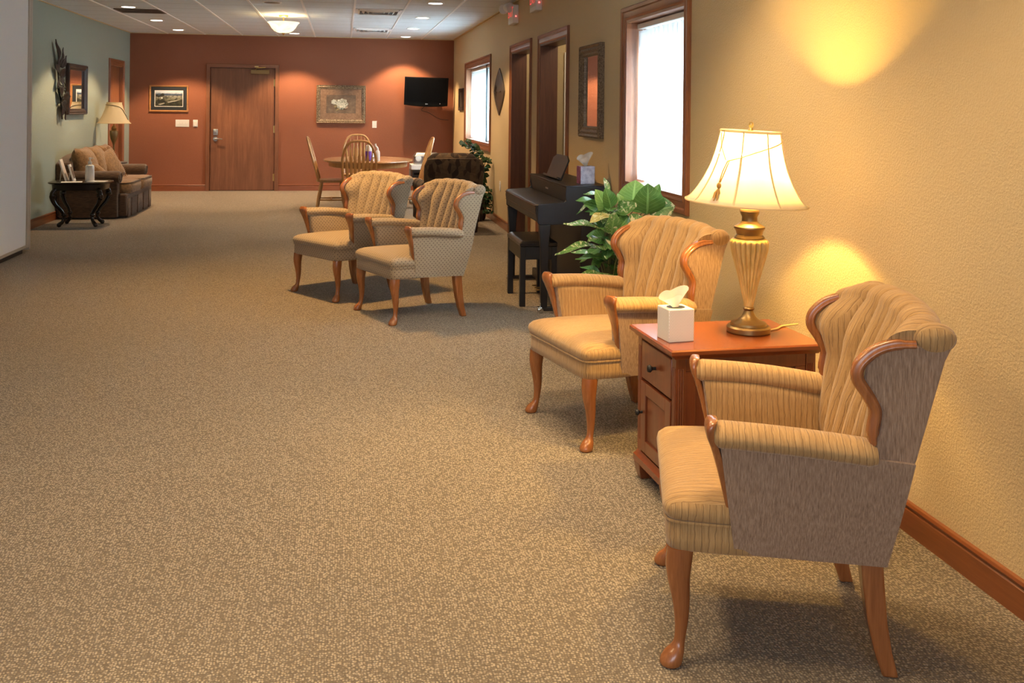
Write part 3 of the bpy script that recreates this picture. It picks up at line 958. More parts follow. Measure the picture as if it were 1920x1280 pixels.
b = B(); b.lathe([(p.x, p.y) for p in sp], seg=96, flute=panelf, cap=False); obj('shade_cloth', b, 'shade', sh, angle=80)
for k in range(8):
    a = k * PI / 4 + R(10)
    b = B(); b.tube([((p.x + .001) * math.cos(a), (p.x + .001) * math.sin(a), p.y) for p in sp], .0042, 6, .0022); obj('rib_tape', b, 'shade2', sh, angle=80)
b = B(); b.tube([(.222 * math.cos(2 * PI * i / 64), .222 * math.sin(2 * PI * i / 64), -.262) for i in range(64)], .004, 8, closed=True); obj('bottom_binding', b, 'shade2', sh)
b = B(); b.tube([(.108 * math.cos(2 * PI * i / 48), .108 * math.sin(2 * PI * i / 48), 0) for i in range(48)], .005, 8, closed=True); obj('top_binding', b, 'shade2', sh)
b = B()
for k in range(3):
    a = k * 2 * PI / 3
    b.tube([(0, 0, 0), (.108 * math.cos(a), .108 * math.sin(a), 0)], .0016, 6)
obj('spider', b, 'brass', sh)
b = B(); b.lathe([(.004, .0), (.011, .004), (.008, .012), (.006, .016), (.010, .024), (.008, .034), (.002, .038)], seg=16); obj('finial', b, 'brass', sh)
# swagged cord and tassel on the shade (camera lies towards -y)
def onshade(a, z, o=.004):
    r = interp([(p.y, p.x) for p in sp], z) + o
    return Vector((r * math.cos(a), r * math.sin(a), z))
cd = [onshade(R(-18), -.022), onshade(R(-45), -.035), onshade(R(-75), -.052), onshade(R(-100), -.07), onshade(R(-128), -.095), onshade(R(-146), -.108)]
b = B(); b.tube(smooth(cd, 30), .0022, 6); b.tube(smooth([onshade(R(-150), -.105), onshade(R(-166), -.06), onshade(R(-178), -.015), onshade(R(-178), 0)], 14), .002, 6); obj('swag_cord', b, 'piping', sh)
b = B()
tp = onshade(R(-146), -.108); tb = onshade(R(-147), -.185, .012)
b.tube([tp, (tp + tb) / 2 + Vector((-.005, -.004, 0)), tb], .0022, 6); b.tube([tp + Vector((.006, 0, 0)), tb + Vector((.004, 0, 0))], .0022, 6)
b.ball(tb + Vector((0, 0, -.012)), .0085, (1, 1, 1.35))
for k in range(16):
    a = 2 * PI * k / 16; rr = .016 if k % 2 else .010
    b.tube([tb + Vector((0, 0, -.022)), tb + Vector((rr * .7 * math.cos(a) - .004, rr * .7 * math.sin(a) - .004, -.038)), tb + Vector((rr * math.cos(a) - .009, rr * math.sin(a) - .012, -.066))], .003, 5)
obj('tassel', b, 'tassel', sh)
b = B(); b.tube(smooth([(.075, .0, .004), (.12, .02, .004), (.16, .06, .004), (.2, .075, .004), (.2365, .085, .0045)], 20), .0035, 8); obj('power_cord', b, 'piping', la)
lamp('table_lamp_bulb', 'POINT', (LX, LY, tz + .635), 88, (1., .59, .14), .035)

def tissue_box(loc, rz, d, mat, label, tall):
    t = thing('tissue_box', label, 'tissue box', loc, rz)
    w, l, h = d
    b = B(); b.box(-w / 2, w / 2, -l / 2, l / 2, 0, h); obj('box', b, mat, t, bevel=.003)
    b = B(); b.lathe([(.033, h + .0004), (.002, h + .0008)], seg=28); obj('opening', b, 'iron', t)
    b = B()
    r2 = random.Random(3)
    def tf(u, v):
        a = u * 2 * PI * .9
        r = .008 + .03 * v ** 1.3 * (1 + .5 * math.sin(a * 2 + .6))
        z = h - .004 + v * tall * (1 + .28 * math.sin(a + .6) + .12 * math.sin(3 * a))
        return (r * math.cos(a) * 1.25 - .008 * v, r * math.sin(a) * .7, z)
    b.grid(tf, 26, 8); obj('tissue', b, 'tissue', t, angle=70)
    return t
tissue_box((1.178, 3.37, tz), ET + R(4), (.098, .098, .115), 'tbox', 'white tissue box with tissue pulled up, on the cherry end table', .055)

# ================================================================== PIANO, BENCH
pi_ = thing('digital_piano', 'black upright digital piano against the tan wall by the doorways', 'piano', (1.60, 7.25, 0))
ya, yb = -.655, .655
b = B()
sec = [(.21, .10), (.21, .848), (.20, .858), (-.085, .858), (-.09, .85), (-.075, .745), (-.075, .60), (.10, .60), (.10, .10)]
b.prism(sec, 'y', ya + .02, yb - .02); obj('cabinet', b, 'piano', pi_, bevel=.003)
for y in (ya, yb - .024):
    b = B()
    b.prism([(.212, 0.02), (.212, .852), (.20, .86), (-.088, .86), (-.092, .80), (-.085, .765), (-.10, .752), (-.27, .742), (-.285, .735), (-.285, .615), (-.27, .60), (.02, .60), (.02, .02)], 'y', y, y + .024)
    obj('side_panel', b, 'piano', pi_, bevel=.004)
    b = B(); b.loft([[(-.235 - h, y + q0, z), (-.235 + h, y + q0, z), (-.235 + h, y + q1, z), (-.235 - h, y + q1, z)] for z, h, q0, q1 in ((.03, .022, -.008, .032), (.42, .027, -.01, .034), (.50, .032, -.01, .034), (.60, .04, -.01, .034))]); obj('leg', b, 'piano', pi_, bevel=.003)
    b = B(); b.box(-.27, .20, y - .004, y + .03, .012, .04); obj('foot_rail', b, 'piano', pi_, bevel=.004)
    b = B(); b.cbox((-.262, y + .012, .03), (.03, .045, .02)); b.cyl((-.255, y + .012, .052), .008, .03)
    for dy in (-.016, .04):
        b.cyl((-.258, y + dy, .0175), .0175, .014, 'y')
    obj('caster', b, 'chrome', pi_, bevel=.002)
b = B(); b.prism([(-.08, .752), (-.27, .742), (-.292, .732), (-.296, .70), (-.284, .62), (-.26, .605), (-.07, .605)], 'y', ya + .024, yb - .024); obj('key_lid', b, 'piano', pi_, bevel=.005)
b = B(); b.box(-.300, -.292, ya + .03, yb - .03, .722, .728); b.box(-.296, -.288, ya + .03, yb - .03, .665, .669); obj('lid_edge_strip', b, 'dark_wood', pi_)
b = B(); b.box(-.094, .213, ya, yb, .858, .866); obj('top_lid', b, 'piano', pi_, bevel=.003)
b = B(); b.box(.06, .10, ya + .03, yb - .03, .10, .60); obj('lower_panel', b, 'piano', pi_)
b = B(); b.box(-.07, .10, ya + .03, yb - .03, .035, .105); ped = obj('pedal_board', b, 'piano', pi_, bevel=.004)
for dy in (-.09, 0, .09):
    b = B(); b.cbox((-.12, dy, .055), (.11, .026, .008)); obj('pedal', b, 'brass', ped, bevel=.003)
b = B()
m = Matrix.Translation((-.02, .10, .868)) @ Matrix.Rotation(R(22), 4, 'Y')
poly = [(-.26, 0), (.26, 0), (.26, .16), (.17, .19), (-.17, .19), (-.26, .16)]
b.loft([[m @ Vector((q, y, z)) for y, z in poly] for q in (0, .012)])
b.loft([[m @ Vector((q, y, z)) for y, z in ((-.25, 0), (.25, 0), (.25, .016), (-.25, .016))] for q in (-.03, 0)])
obj('music_rest', b, 'piano', pi_, bevel=.002)
def text_mesh(body, size, depth):
    cu = bpy.data.curves.new('lettering', 'FONT'); cu.body = body; cu.size = size; cu.extrude = depth; cu.align_x = 'CENTER'; cu.align_y = 'CENTER'
    o = bpy.data.objects.new('lettering', cu); COL.objects.link(o)
    bpy.context.view_layer.update()
    me = bpy.data.meshes.new_from_object(o.evaluated_get(bpy.context.evaluated_depsgraph_get()))
    bpy.data.objects.remove(o)
    return me
def lettering(name, body, size, mat, parent, loc, rot, depth=.0008):
    me = text_mesh(body, size, depth); me.materials.append(M[mat])
    o = bpy.data.objects.new(name, me); COL.objects.link(o); o.parent = parent; o.location = loc; o.rotation_euler = rot
    return o
b = B(); b.box(-.0875, -.0855, -.045, .045, .794, .806); obj('maker_badge', b, 'nickel', pi_)

bn = thing('piano_bench', 'black padded piano bench pulled up to the piano', 'bench', (1.37, 7.085, 0))
b = B()
b.loft([[(sx * (.135 - e), sy * (.275 - e), z) for sx, sy in ((-1, -1), (1, -1), (1, 1), (-1, 1))] for z, e in ((.42, .004), (.425, 0), (.445, 0), (.455, .008), (.462, .02), (.465, .05))])
obj('seat_pad', b, 'leather', bn, bevel=.006, segs=3)
b = B()
for q in ((-.128, .128, -.268, -.25), (-.128, .128, .25, .268), (-.128, -.11, -.25, .25), (.11, .128, -.25, .25)):
    b.box(q[0], q[1], q[2], q[3], .33, .42)
obj('apron', b, 'black', bn, bevel=.003)
for sx in (-1, 1):
    for sy in (-1, 1):
        b = B(); b.cbox((sx * .112, sy * .252, .21), (.04, .04, .42)); obj('leg', b, 'black', bn, bevel=.003)
tissue_box((1.70, 6.80, .866), R(2), (.105, .105, .125), 'pbox', 'purple and lilac tissue box standing on the piano', .075)
# ================================================================== DINING SET
TX, TY, TZ = .35, 13.75, .685
dt = thing('dining_table', 'round golden oak dining table with pale apron in front of the terracotta wall', 'table', (TX, TY, 0))
def ell(a, b_, z, n=64):
    return [(a * math.cos(2 * PI * i / n), b_ * math.sin(2 * PI * i / n), z) for i in range(n)]
b = B(); b.loft([ell(.575, .795, TZ - .03), ell(.60, .82, TZ - .026), ell(.61, .83, TZ - .014), ell(.607, .827, TZ - .004), ell(.595, .815, TZ)]); obj('table_top', b, 'gold_oak_x', dt)
b = B(); b.loft([ell(.53, .75, TZ - .095), ell(.535, .755, TZ - .09), ell(.535, .755, TZ - .03)]); obj('apron', b, 'gold_oak', dt)
b = B(); b.lathe([(.10, .12), (.105, .16), (.075, .19), (.06, .26), (.085, .34), (.095, .42), (.07, .50), (.055, .54), (.11, .57), (.13, TZ - .095)], seg=32); obj('pedestal', b, 'gold_oak', dt)
for k in range(4):
    a = PI / 4 + k * PI / 2
    b = B(); b.tube([(.06 * math.cos(a), .06 * math.sin(a), .20), (.18 * math.cos(a), .18 * math.sin(a), .165), (.30 * math.cos(a), .30 * math.sin(a), .085), (.40 * math.cos(a), .40 * math.sin(a), .035), (.44 * math.cos(a), .44 * math.sin(a), .03)], [.045, .042, .036, .03, .027], 10, [.05, .05, .04, .03, .028]); obj('foot', b, 'gold_oak', dt)

def dining_chair():
    t = thing('dining_chair', '', 'chair', (0, 0, 0), 0, 'oak arrow-back dining chairs')
    b = B()
    def so(z, e):
        out = []
        for i in range(40):
            a = 2 * PI * i / 40
            x = .205 * math.copysign(abs(math.cos(a)) ** .75, math.cos(a)); y = (.205 + .015 * math.cos(a)) * math.copysign(abs(math.sin(a)) ** .75, math.sin(a))
            out.append((x * (1 - e), y * (1 - e), z))
        return out
    b.loft([so(.375, .12), so(.382, .03), so(.395, 0), so(.408, .02), so(.41, .10), so(.402, .4), so(.398, .7)]); obj('seat', b, 'gold_oak', t, angle=60)
    for sx in (1, -1):
        for sy in (1, -1):
            p0 = Vector((.13 * sx, .13 * sy, .38)); p1 = Vector((.19 * sx, .19 * sy, 0))
            b = B(); b.tube([p0.lerp(p1, q) for q in (0, .12, .3, .34, .38, .6, .8, .84, 1)], [.014, .02, .021, .015, .021, .019, .015, .017, .011], 12); obj('leg', b, 'gold_oak', t)
    b = B()
    for sy in (1, -1):
        b.tube([(.17, .168 * sy, .14), (0, .168 * sy, .14), (-.17, .168 * sy, .14)], [.008, .013, .008], 8)
    b.tube([(0, -.168, .14), (0, 0, .14), (0, .168, .14)], [.008, .013, .008], 8)
    b.tube([(.165, -.165, .20), (.165, .165, .20)], .009, 8)
    obj('stretcher', b, 'gold_oak', t)
    hp = []
    for i in range(41):
        a = PI * i / 40
        y = .225 * math.copysign(abs(math.cos(a)) ** .6, math.cos(a)); h = abs(math.sin(a)) ** .72
        z = .40 + .58 * h
        hp.append((-.165 - .15 * (z - .40) / .58 - .015 * (1 - (y / .225) ** 2), y * (.84 + .16 * min(1, h * 1.6)), z))
    b = B(); b.tube(hp, .0155, 10, .013, up=(1, 0, 0)); obj('bow', b, 'gold_oak', t)
    for k in range(7):
        y0 = -.135 + .045 * k; y1 = y0 * 1.22
        # where the bow is at this y
        zt = min((abs(p[1] - y1), p[2], p[0]) for p in hp if p[2] > .7)
        top = Vector((zt[2], y1, zt[1] - .005)); bot = Vector((-.168, y0, .40))
        b = B()
        ws = [(0, .012, .006), (.06, .016, .005), (.50, .0195, .0045), (.64, .019, .0045), (.72, .010, .005), (.80, .0065, .005), (1, .005, .005)]
        b.loft([[bot.lerp(top, q) + Vector((d * math.cos(2 * PI * i / 10), w * math.sin(2 * PI * i / 10), 0)) for i in range(10)] for q, w, d in ws])
        obj('spindle', b, 'gold_oak', t, angle=60)
    return t
dc = dining_chair()
for i, (x, y, rz, lab) in enumerate([(.215, 12.62, R(88), 'oak arrow-back dining chair with its back to the camera, in front of the dining table'),
                                   (.21, 14.85, R(-92), 'oak arrow-back dining chair facing the camera behind the dining table'),
                                   (-.145, 13.72, R(-2), 'oak arrow-back dining chair at the left end of the dining table by the oak door'),
                                   (.92, 13.80, R(183), 'oak arrow-back dining chair at the right end of the dining table beside the patterned armchair')]):
    t = dc if i == 0 else copy_tree(dc)
    t.location = (x, y, 0); t.rotation_euler = (0, 0, rz); t['label'] = lab
# bottles on the dining table
t = thing('pump_bottle', 'purple bottle with white top on the dining table', 'bottle', (.345, 13.35, TZ))
b = B(); b.lathe([(.036, 0), (.042, .006), (.042, .11), (.037, .125)], seg=28); obj('liquid_body', b, 'purple', t)
b = B(); b.lathe([(.037, .125), (.042, .13), (.040, .19), (.03, .205), (.013, .212), (.013, .23), (.004, .232)], seg=28); obj('white_top', b, 'white', t)
t = thing('spray_bottle', 'tall white bottle with bent neck right of the purple bottle on the dining table', 'bottle', (.465, 13.35, TZ))
b = B(); b.lathe([(.028, 0), (.031, .006), (.031, .10), (.026, .125), (.014, .14)], seg=24); obj('bottle_body', b, 'white', t)
b = B(); b.tube(smooth([(0, 0, .135), (0, 0, .155), (-.012, 0, .18), (-.028, 0, .20), (-.03, 0, .225)], 16), [.014] * 8 + [.012] * 9, 12); obj('neck', b, 'white', t)
t = thing('salt_shaker', 'small glass shaker with white cap between the two bottles on the dining table', 'shaker', (.405, 13.55, TZ))
b = B(); b.lathe([(.022, 0), (.023, .03), (.018, .06)], seg=20); obj('shaker_body', b, 'chrome', t)
b = B(); b.lathe([(.019, .06), (.019, .075), (.008, .085)], seg=20); obj('cap', b, 'white', t)

# ================================================================== PATTERNED ARMCHAIR (back to us)
rc = thing('upholstered_armchair', 'dark leaf-print armchair with its back to the camera beside the far potted vine', 'armchair', (1.20, 11.3, 0), R(94))
# local x forward
b = B()
def slab(x0, x1, w0, w1, z0, z1, r, lean, n=10, bul=.03):
    rings = []
    for k in range(n + 1):
        q = k / n; z = z0 + (z1 - z0) * q
        e = 0
        if q > .8:
            e = r * (1 - math.sqrt(max(0, 1 - ((q - .8) / .2) ** 2)))
        w = (w0 + (w1 - w0) * q) / 2 - e
        xa, xb = x0 + lean * q + e, x1 + lean * q - e
        pts = []
        for i in range(28):
            a = 2 * PI * i / 28
            c, s_ = math.cos(a), math.sin(a)
            pts.append(((xa + xb) / 2 + (xb - xa) / 2 * math.copysign(abs(c) ** .45, c), w * math.copysign(abs(s_) ** .35, s_), z + bul * (1 - s_ * s_) * (1 if q > .9 else 0)))
        rings.append(pts)
    b.loft(rings)
slab(-.36, -.16, .62, .68, .12, .825, .035, -.14, bul=.012); obj('backrest', b, 'leafy', rc, angle=60)
b = B(); slab(-.19, -.02, .54, .58, .40, .88, .06, -.16, bul=.012); obj('back_cushion', b, 'leafy', rc, angle=60)
b = B(); slab(-.3, .36, .66, .66, .10, .30, .02, 0); obj('base', b, 'leafy', rc, angle=60)
b = B(); slab(-.18, .40, .46, .46, .30, .44, .05, 0); obj('seat_cushion', b, 'leafy', rc, angle=60)
for s in (1, -1):
    b = B()
    b.loft([[(x, s * (.30 + .062 * math.cos(2 * PI * i / 18)), (.50 if True else 0) + .07 * math.sin(2 * PI * i / 18)) for i in range(18)] for x in (-.28, -.1, .2, .37)])
    b.box(-.28, .36, s * .30 - .05, s * .30 + .05, .12, .50); obj('arm', b, 'leafy', rc, angle=60)
for sx in (-.30, .30):
    for sy in (-.27, .27):
        b = B(); b.lathe([(.016, 0), (.024, .06), (.026, .13)], (sx, sy, 0), 14); obj('leg', b, 'dark_wood', rc)

# white media cart behind the armchair
ct = thing('media_cart', 'white shelved cart with black player, half hidden by the patterned armchair', 'cart', (1.22, 14.5, 0))
b = B(); b.box(-.24, .24, -.2, .2, .50, .575); obj('top_shelf', b, 'white', ct, bevel=.006)
b = B(); b.box(-.24, .24, -.2, .2, .28, .34); obj('lower_shelf', b, 'white', ct, bevel=.006)
b = B(); b.box(-.24, .24, -.2, .2, .05, .08); obj('bottom_shelf', b, 'white', ct, bevel=.004)
for s in (-1, 1):
    b = B(); b.box(s * .23 - .012, s * .23 + .012, .15, .19, 0, .52); obj('upright', b, 'white', ct)
t = thing('media_player', 'black box on the lower shelf of the white cart', 'player', (1.22, 14.46, .34))
b = B(); b.box(-.22, .22, -.17, .15, 0, .15); obj('case', b, 'black', t, bevel=.004)
b = B(); b.box(-.2, .05, -.173, -.17, .09, .12); obj('tray_door', b, 'screen', t)
t = thing('disc_spindle', 'grey case with round white disc on top of the white cart', 'case', (1.18, 14.45, .575))
b = B(); b.loft([[(x, y, z) for x, y in ((-.16, -.10), (.22, -.10), (.22, .12), (-.16, .12))] for z in (0, .12)] + [[(-.12, -.06, .17), (.2, -.06, .17), (.2, .1, .17), (-.12, .1, .17)]]); obj('case_body', b, 'nickel', t, bevel=.02, segs=3)
b = B(); b.cyl((-.09, -.098, .09), .042, .02, 'y'); obj('disc', b, 'white', t)

# ================================================================== LEAVES
def leaf(b, base, tip, width, up=(0, 0, 1), droop=.15, fold=.25, heart=.5, nu=10, nv=6):
    base, tip = Vector(base), Vector(tip)
    d = tip - base; L = d.length; d.normalize()
    u = Vector(up)
    side = d.cross(u)
    if side.length < .05:
        side = d.cross(Vector((1, 0, 0)))
    side.normalize(); nrm = side.cross(d).normalized()
    def f(a, c):
        s = c * 2 - 1
        w = width / 2 * (math.sin(PI * a ** (.55 + .35 * (1 - heart))) ** .85 if 0 < a < 1 else 0) * (1 + .12 * math.sin(9 * a) * .3)
        return base + d * (L * a) + side * (s * w) + nrm * (-droop * L * (a - .35) ** 2 + fold * abs(s) * w + .03 * L * math.sin(9 * a + 3 * s) * abs(s)) - d * (heart * .18 * L * (1 - a) ** 3 * 0)
    b.grid(f, nu, nv)
def petiole(b, p, q, r=.0035):
    p, q = Vector(p), Vector(q)
    b.tube(smooth([p, p.lerp(q, .5) + Vector((0, 0, .03)), q], 8), r, 5)

# big variegated plant between the piano and the second striped chair
PLX, PLY = 1.47, 5.30
pl = thing('potted_plant', 'large leafy variegated plant standing between the piano and the striped gold chair', 'plant', (PLX, PLY, 0))
b = B(); b.lathe([(.10, 0), (.12, .02), (.15, .24), (.165, .25), (.165, .28), (.145, .28), (.14, .25), (.02, .25)], seg=36); obj('pot', b, 'pot', pl)
b = B(); b.cyl((0, 0, .252), .138, .012); obj('soil', b, 'soil', pl)
def pix(u, v, y):
    """point on the vertical plane y seen at photo position u,v (layout of the leaves)"""
    a, c = u - 960, v - (203 + TILT * 317)
    t0 = math.atan(TILT); x = a * math.cos(t0) + c * math.sin(t0); z = -a * math.sin(t0) + c * math.cos(t0)
    rx, ry = x * math.cos(YAW) + F * math.sin(YAW), -x * math.sin(YAW) + F * math.cos(YAW)
    k = y / ry
    return Vector((rx * k - PLX, y - PLY, H - z * k))
stem_top = Vector((0, 0, .66))
groups = {'leaf_l': [], 'leaf_d': [], 'leaf_v': [], 'leaf_y': []}
CF = (0, -1, .25)
for m_, bu, tu, w, dy, dy2 in [
    ('leaf_l', (1186, 380), (1192, 338), .19, 0, -.03), ('leaf_d', (1213, 402), (1217, 346), .20, -.06, -.1), ('leaf_v', (1216, 396), (1266, 386), .16, -.04, -.1),
    ('leaf_d', (1226, 380), (1235, 344), .07, .05, .05), ('leaf_d', (1206, 372), (1203, 350), .08, .1, .1), ('leaf_l', (1139, 395), (1118, 356), .10, -.05, -.1),
    ('leaf_v', (1137, 372), (1097, 357), .06, 0, -.1), ('leaf_v', (1124, 372), (1080, 396), .03, .05, 0), ('leaf_v', (1141, 362), (1133, 331), .035, 0, .05),
    ('leaf_d', (1146, 390), (1136, 352), .09, -.08, -.1), ('leaf_y', (1140, 400), (1106, 414), .085, -.1, -.16), ('leaf_v', (1142, 434), (1060, 411), .075, -.1, -.25),
    ('leaf_v', (1142, 462), (1046, 459), .07, -.12, -.3), ('leaf_v', (1130, 447), (1103, 447), .06, -.1, -.2), ('leaf_d', (1140, 486), (1081, 479), .06, -.1, -.25),
    ('leaf_v', (1150, 514), (1075, 514), .075, -.12, -.3), ('leaf_v', (1146, 440), (1153, 398), .095, -.16, -.2), ('leaf_y', (1158, 478), (1140, 446), .06, -.2, -.2),
    ('leaf_d', (1150, 425), (1130, 423), .07, -.1, -.1), ('leaf_d', (1180, 405), (1160, 430), .1, -.1, -.2), ('leaf_l', (1165, 385), (1160, 362), .06, -.05, -.05),
    ('leaf_y', (1152, 385), (1150, 362), .05, 0, 0), ('leaf_v', (1195, 400), (1190, 432), .09, -.16, -.2), ('leaf_d', (1165, 500), (1120, 470), .08, 0, -.05)]:
    groups[m_].append((pix(*bu, PLY + dy), pix(*tu, PLY + dy2), w))
r5 = random.Random(11)
for i in range(60):
    a = r5.uniform(PI * .7, PI * 2.1); z = r5.uniform(.34, .88); r1 = r5.uniform(.02, .08); L = r5.uniform(.10, .17)
    p = Vector((r1 * math.cos(a), r1 * math.sin(a), z)); q = p + Vector((L * math.cos(a) * .9, L * math.sin(a) * .9, r5.uniform(-.08, .06)))
    groups[r5.choice(['leaf_d', 'leaf_d', 'leaf_d', 'leaf_v'])].append((p, q, r5.uniform(.06, .09)))
bs = B()
nb = 0
for m_, lst in groups.items():
    for (p, q, w) in lst:
        b = B()
        leaf(b, p, q, w, up=CF if w > .085 else (0, -.35, 1), droop=r5.uniform(.05, .4), fold=r5.uniform(.1, .35))
        obj('leaf', b, m_, pl, angle=80)
        s0 = Vector((p.x * .25, p.y * .25, max(.27, p.z - .22)))
        petiole(bs, s0, p)
for k in range(7):
    a = k * .9
    bs.tube([(.04 * math.cos(a), .04 * math.sin(a), .25), (.03 * math.cos(a + .3), .03 * math.sin(a + .3), .5), (.035 * math.cos(a + .8), .035 * math.sin(a + .8), .74)], .006, 6)
obj('stems', bs, 'stem', pl)

# vine in the far corner under the window
VX, VY = 1.66, 12.25
vn = thing('potted_vine', 'dark green small-leaved vine plant under the far window behind the patterned armchair', 'plant', (VX, VY, 0))
b = B(); b.lathe([(.10, 0), (.115, .02), (.14, .25), (.15, .26), (.15, .28), (.13, .28), (.12, .25), (.01, .25)], seg=28); obj('pot', b, 'dark_wood', vn)
b = B(); bs = B()
r6 = random.Random(5)
def sprig(pts, nleaf, sz):
    sp_ = smooth([Vector(p) for p in pts], 20)
    bs.tube(sp_, .005, 5)
    for k in range(nleaf):
        p = sp_[int(r6.uniform(.15, 1) * 20)]
        a = r6.uniform(0, 2 * PI); L = sz * r6.uniform(.7, 1.25)
        q = p + Vector((math.cos(a) * L, math.sin(a) * L, r6.uniform(-.6, .35) * L))
        s0 = p + (q - p) * .2
        leaf(b, s0, q, L * .72, up=(r6.uniform(-.5, .5), -.7, .6), droop=.25, fold=.15, nu=6, nv=4)
sprig([(0, 0, .27), (.02, 0, .6), (-.06, 0, .88), (-.17, 0, 1.0)], 49, 0.081)
sprig([(0, 0, .27), (.03, 0, .6), (.0, 0, .88), (-.10, -.02, .98)], 34, 0.081)
sprig([(0, 0, .27), (.06, -.02, .5), (.10, -.02, .72), (.16, -.03, .79)], 41, 0.089)
sprig([(0, 0, .27), (.03, -.02, .45), (.06, -.02, .62), (.08, -.03, .66)], 49, 0.081)
sprig([(0, 0, .27), (-.02, 0, .5), (-.05, 0, .75), (-.08, 0, .85)], 41, 0.081)
sprig([(0, 0, .27), (.09, -.05, .34), (.15, -.08, .26), (.17, -.09, .10)], 45, 0.074)
sprig([(0, 0, .27), (.05, -.08, .34), (.08, -.12, .24), (.09, -.13, .10)], 45, 0.074)
sprig([(0, 0, .27), (-.05, -.08, .34), (-.04, -.14, .24), (-.03, -.15, .12)], 38, 0.074)
sprig([(0, 0, .27), (.10, -.02, .42), (.15, -.04, .40), (.19, -.05, .30)], 30, 0.074)
for v in list(b.b.verts) + list(bs.b.verts):
    v.co.x = min(v.co.x, XR - VX - .012)
obj('foliage', b, 'ivy', vn, angle=80); obj('stems', bs, 'stem', vn)

# ================================================================== TELEVISION
tv = thing('television', 'black flat television on a wall arm in the far corner', 'television', (1.375, 16.56, 1.68), 0, None, (R(4), R(1.4), R(-3)))
b = B(); b.box(-.365, .365, -.02, .025, -.225, .235)
b.loft([[(x, -.02, -.22), (x, .03, -.22), (x, .03, -.232 - .02 * (1 - (x / .365) ** 2)), (x, -.02, -.236 - .024 * (1 - (x / .365) ** 2))] for x in [-.365 + .073 * k for k in range(11)]])
obj('casing', b, 'tvblack', tv, bevel=.006)
b = B(); b.box(-.335, .335, -.0225, -.02, -.185, .205); obj('screen', b, 'screen', tv)
b = B(); b.box(-.2, .2, .025, .07, -.12, .14); obj('rear_housing', b, 'tvblack', tv, bevel=.01)
b = B(); b.cyl((0, -.022, -.212), .010, .003, 'y', 20); b.box(.012, .032, -.0235, -.021, -.218, -.206); obj('maker_mark', b, 'nickel', tv)
b = B(); b.cyl((.235, -.0225, -.20), .007, .004, 'y', 12); obj('power_light', b, 'white', tv)
t = thing('tv_wall_arm', 'black folding wall arm holding the television', 'mount', (1.36, YB, 1.66))
b = B(); b.box(.02, .16, -.02, 0, -.12, .12); obj('wall_plate', b, 'black', t, bevel=.003)
b = B(); b.tube([(.09, -.015, -.02), (.16, -.09, -.02)], .018, 8); b.tube([(.16, -.09, -.02), (.02, -.165, -.01)], .018, 8); obj('arm', b, 'black', t)
t = thing('tv_cable', 'thin cable hanging in a loop on the terracotta wall below the television', 'cable', (1.36, YB, 1.3))
b = B(); b.tube(smooth([(.12, -.012, .24), (.0, -.012, .12), (-.04, -.012, .06), (.08, -.012, .02), (.26, -.012, -.08), (.42, -.012, -.10)], 30), .005, 6); obj('cord', b, 'dark_wood', t)

# ================================================================== THINGS ON WALLS
def frame(name, label, cat, loc, w, h, fw, depth, fmat, face, ax, mat_w=0, matm=None, inner_line=None):
    """picture frame hung at loc (centre, back at wall). ax: 'b' back wall, 'r' right wall, 'l' left wall"""
    rz = {'b': 0, 'r': -PI / 2, 'l': PI / 2}[ax]
    t = thing(name, label, cat, loc, rz)
    b = B()
    prof = [(0, 0), (0, depth * .8), (fw * .12, depth), (fw * .3, depth * .75), (fw * .5, depth * .9), (fw * .72, depth * .6), (fw * .86, depth * .62), (fw, depth * .45), (fw, 0)]
    def ring(sx, sz):
        return [(sx * (w / 2 - o), -hh, sz * (h / 2 - o)) for o, hh in prof]
    b.loft([ring(-1, -1), ring(1, -1), ring(1, 1), ring(-1, 1)], loop=True)
    obj('frame', b, fmat, t, angle=30)
    iw, ih = w / 2 - fw, h / 2 - fw
    if mat_w:
        b = B(); m2 = mat_w
        def r2(d, q): return [(-iw - .002 + d, -q, -ih - .002 + d), (iw + .002 - d, -q, -ih - .002 + d), (iw + .002 - d, -q, ih + .002 - d), (-iw - .002 + d, -q, ih + .002 - d)]
        b.loft([r2(0, depth * .3), r2(m2, depth * .3), r2(m2, depth * .15), r2(0, depth * .15)], loop=True)
        obj('mat_board', b, matm, t, angle=30)
        if inner_line:
            b = B()
            b.loft([r2(m2, depth * .32), r2(m2 + inner_line, depth * .32), r2(m2 + inner_line, depth * .12), r2(m2, depth * .12)], loop=True)
            obj('inner_mat', b, 'paper', t, angle=30)
    b = B(); b.box(-iw - .003, iw + .003, -depth * .22, -.001, -ih - .003, ih + .003)
    obj('mirror_glass' if face == 'mirror' else 'print', b, face, t)
    return t
M['light_oak'] = wood('light_oak_frame', (.50, .26, .10), (.36, .17, .06), 'x', .3)
frame('landscape_picture', 'landscape picture in light oak frame and dark mat left of the oak door', 'picture', (-2.797, YB, 1.508), .61, .43, .026, .025, 'light_oak', 'landscape', 'b', .058, 'navy', .009)
lpic = bpy.data.objects['landscape_picture']
def patch(nm, pts, mt, q):
    b = B(); b.prism(pts, 'y', -q, -q + .0008); obj(nm, b, mt, lpic)
M['p_dark'] = plain('painted_dark_tree', (.012, .014, .010), .6)
M['p_hill'] = plain('painted_blue_hill', (.035, .06, .11), .6)
M['p_path'] = plain('painted_pale_path', (.36, .35, .30), .6)
patch('painted_hill', [(-.20, .068), (-.12, .078), (0, .066), (.10, .074), (.20, .072), (.20, .05), (-.20, .05)], 'p_hill', .0062)
patch('painted_tree', [(-.20, .03), (-.20, .055), (-.18, .07), (-.165, .05), (-.15, .048), (-.13, .066), (-.11, .083), (-.09, .085), (-.075, .072), (-.07, .05), (-.085, .035), (-.13, .028), (-.16, .02)], 'p_dark', .0066)
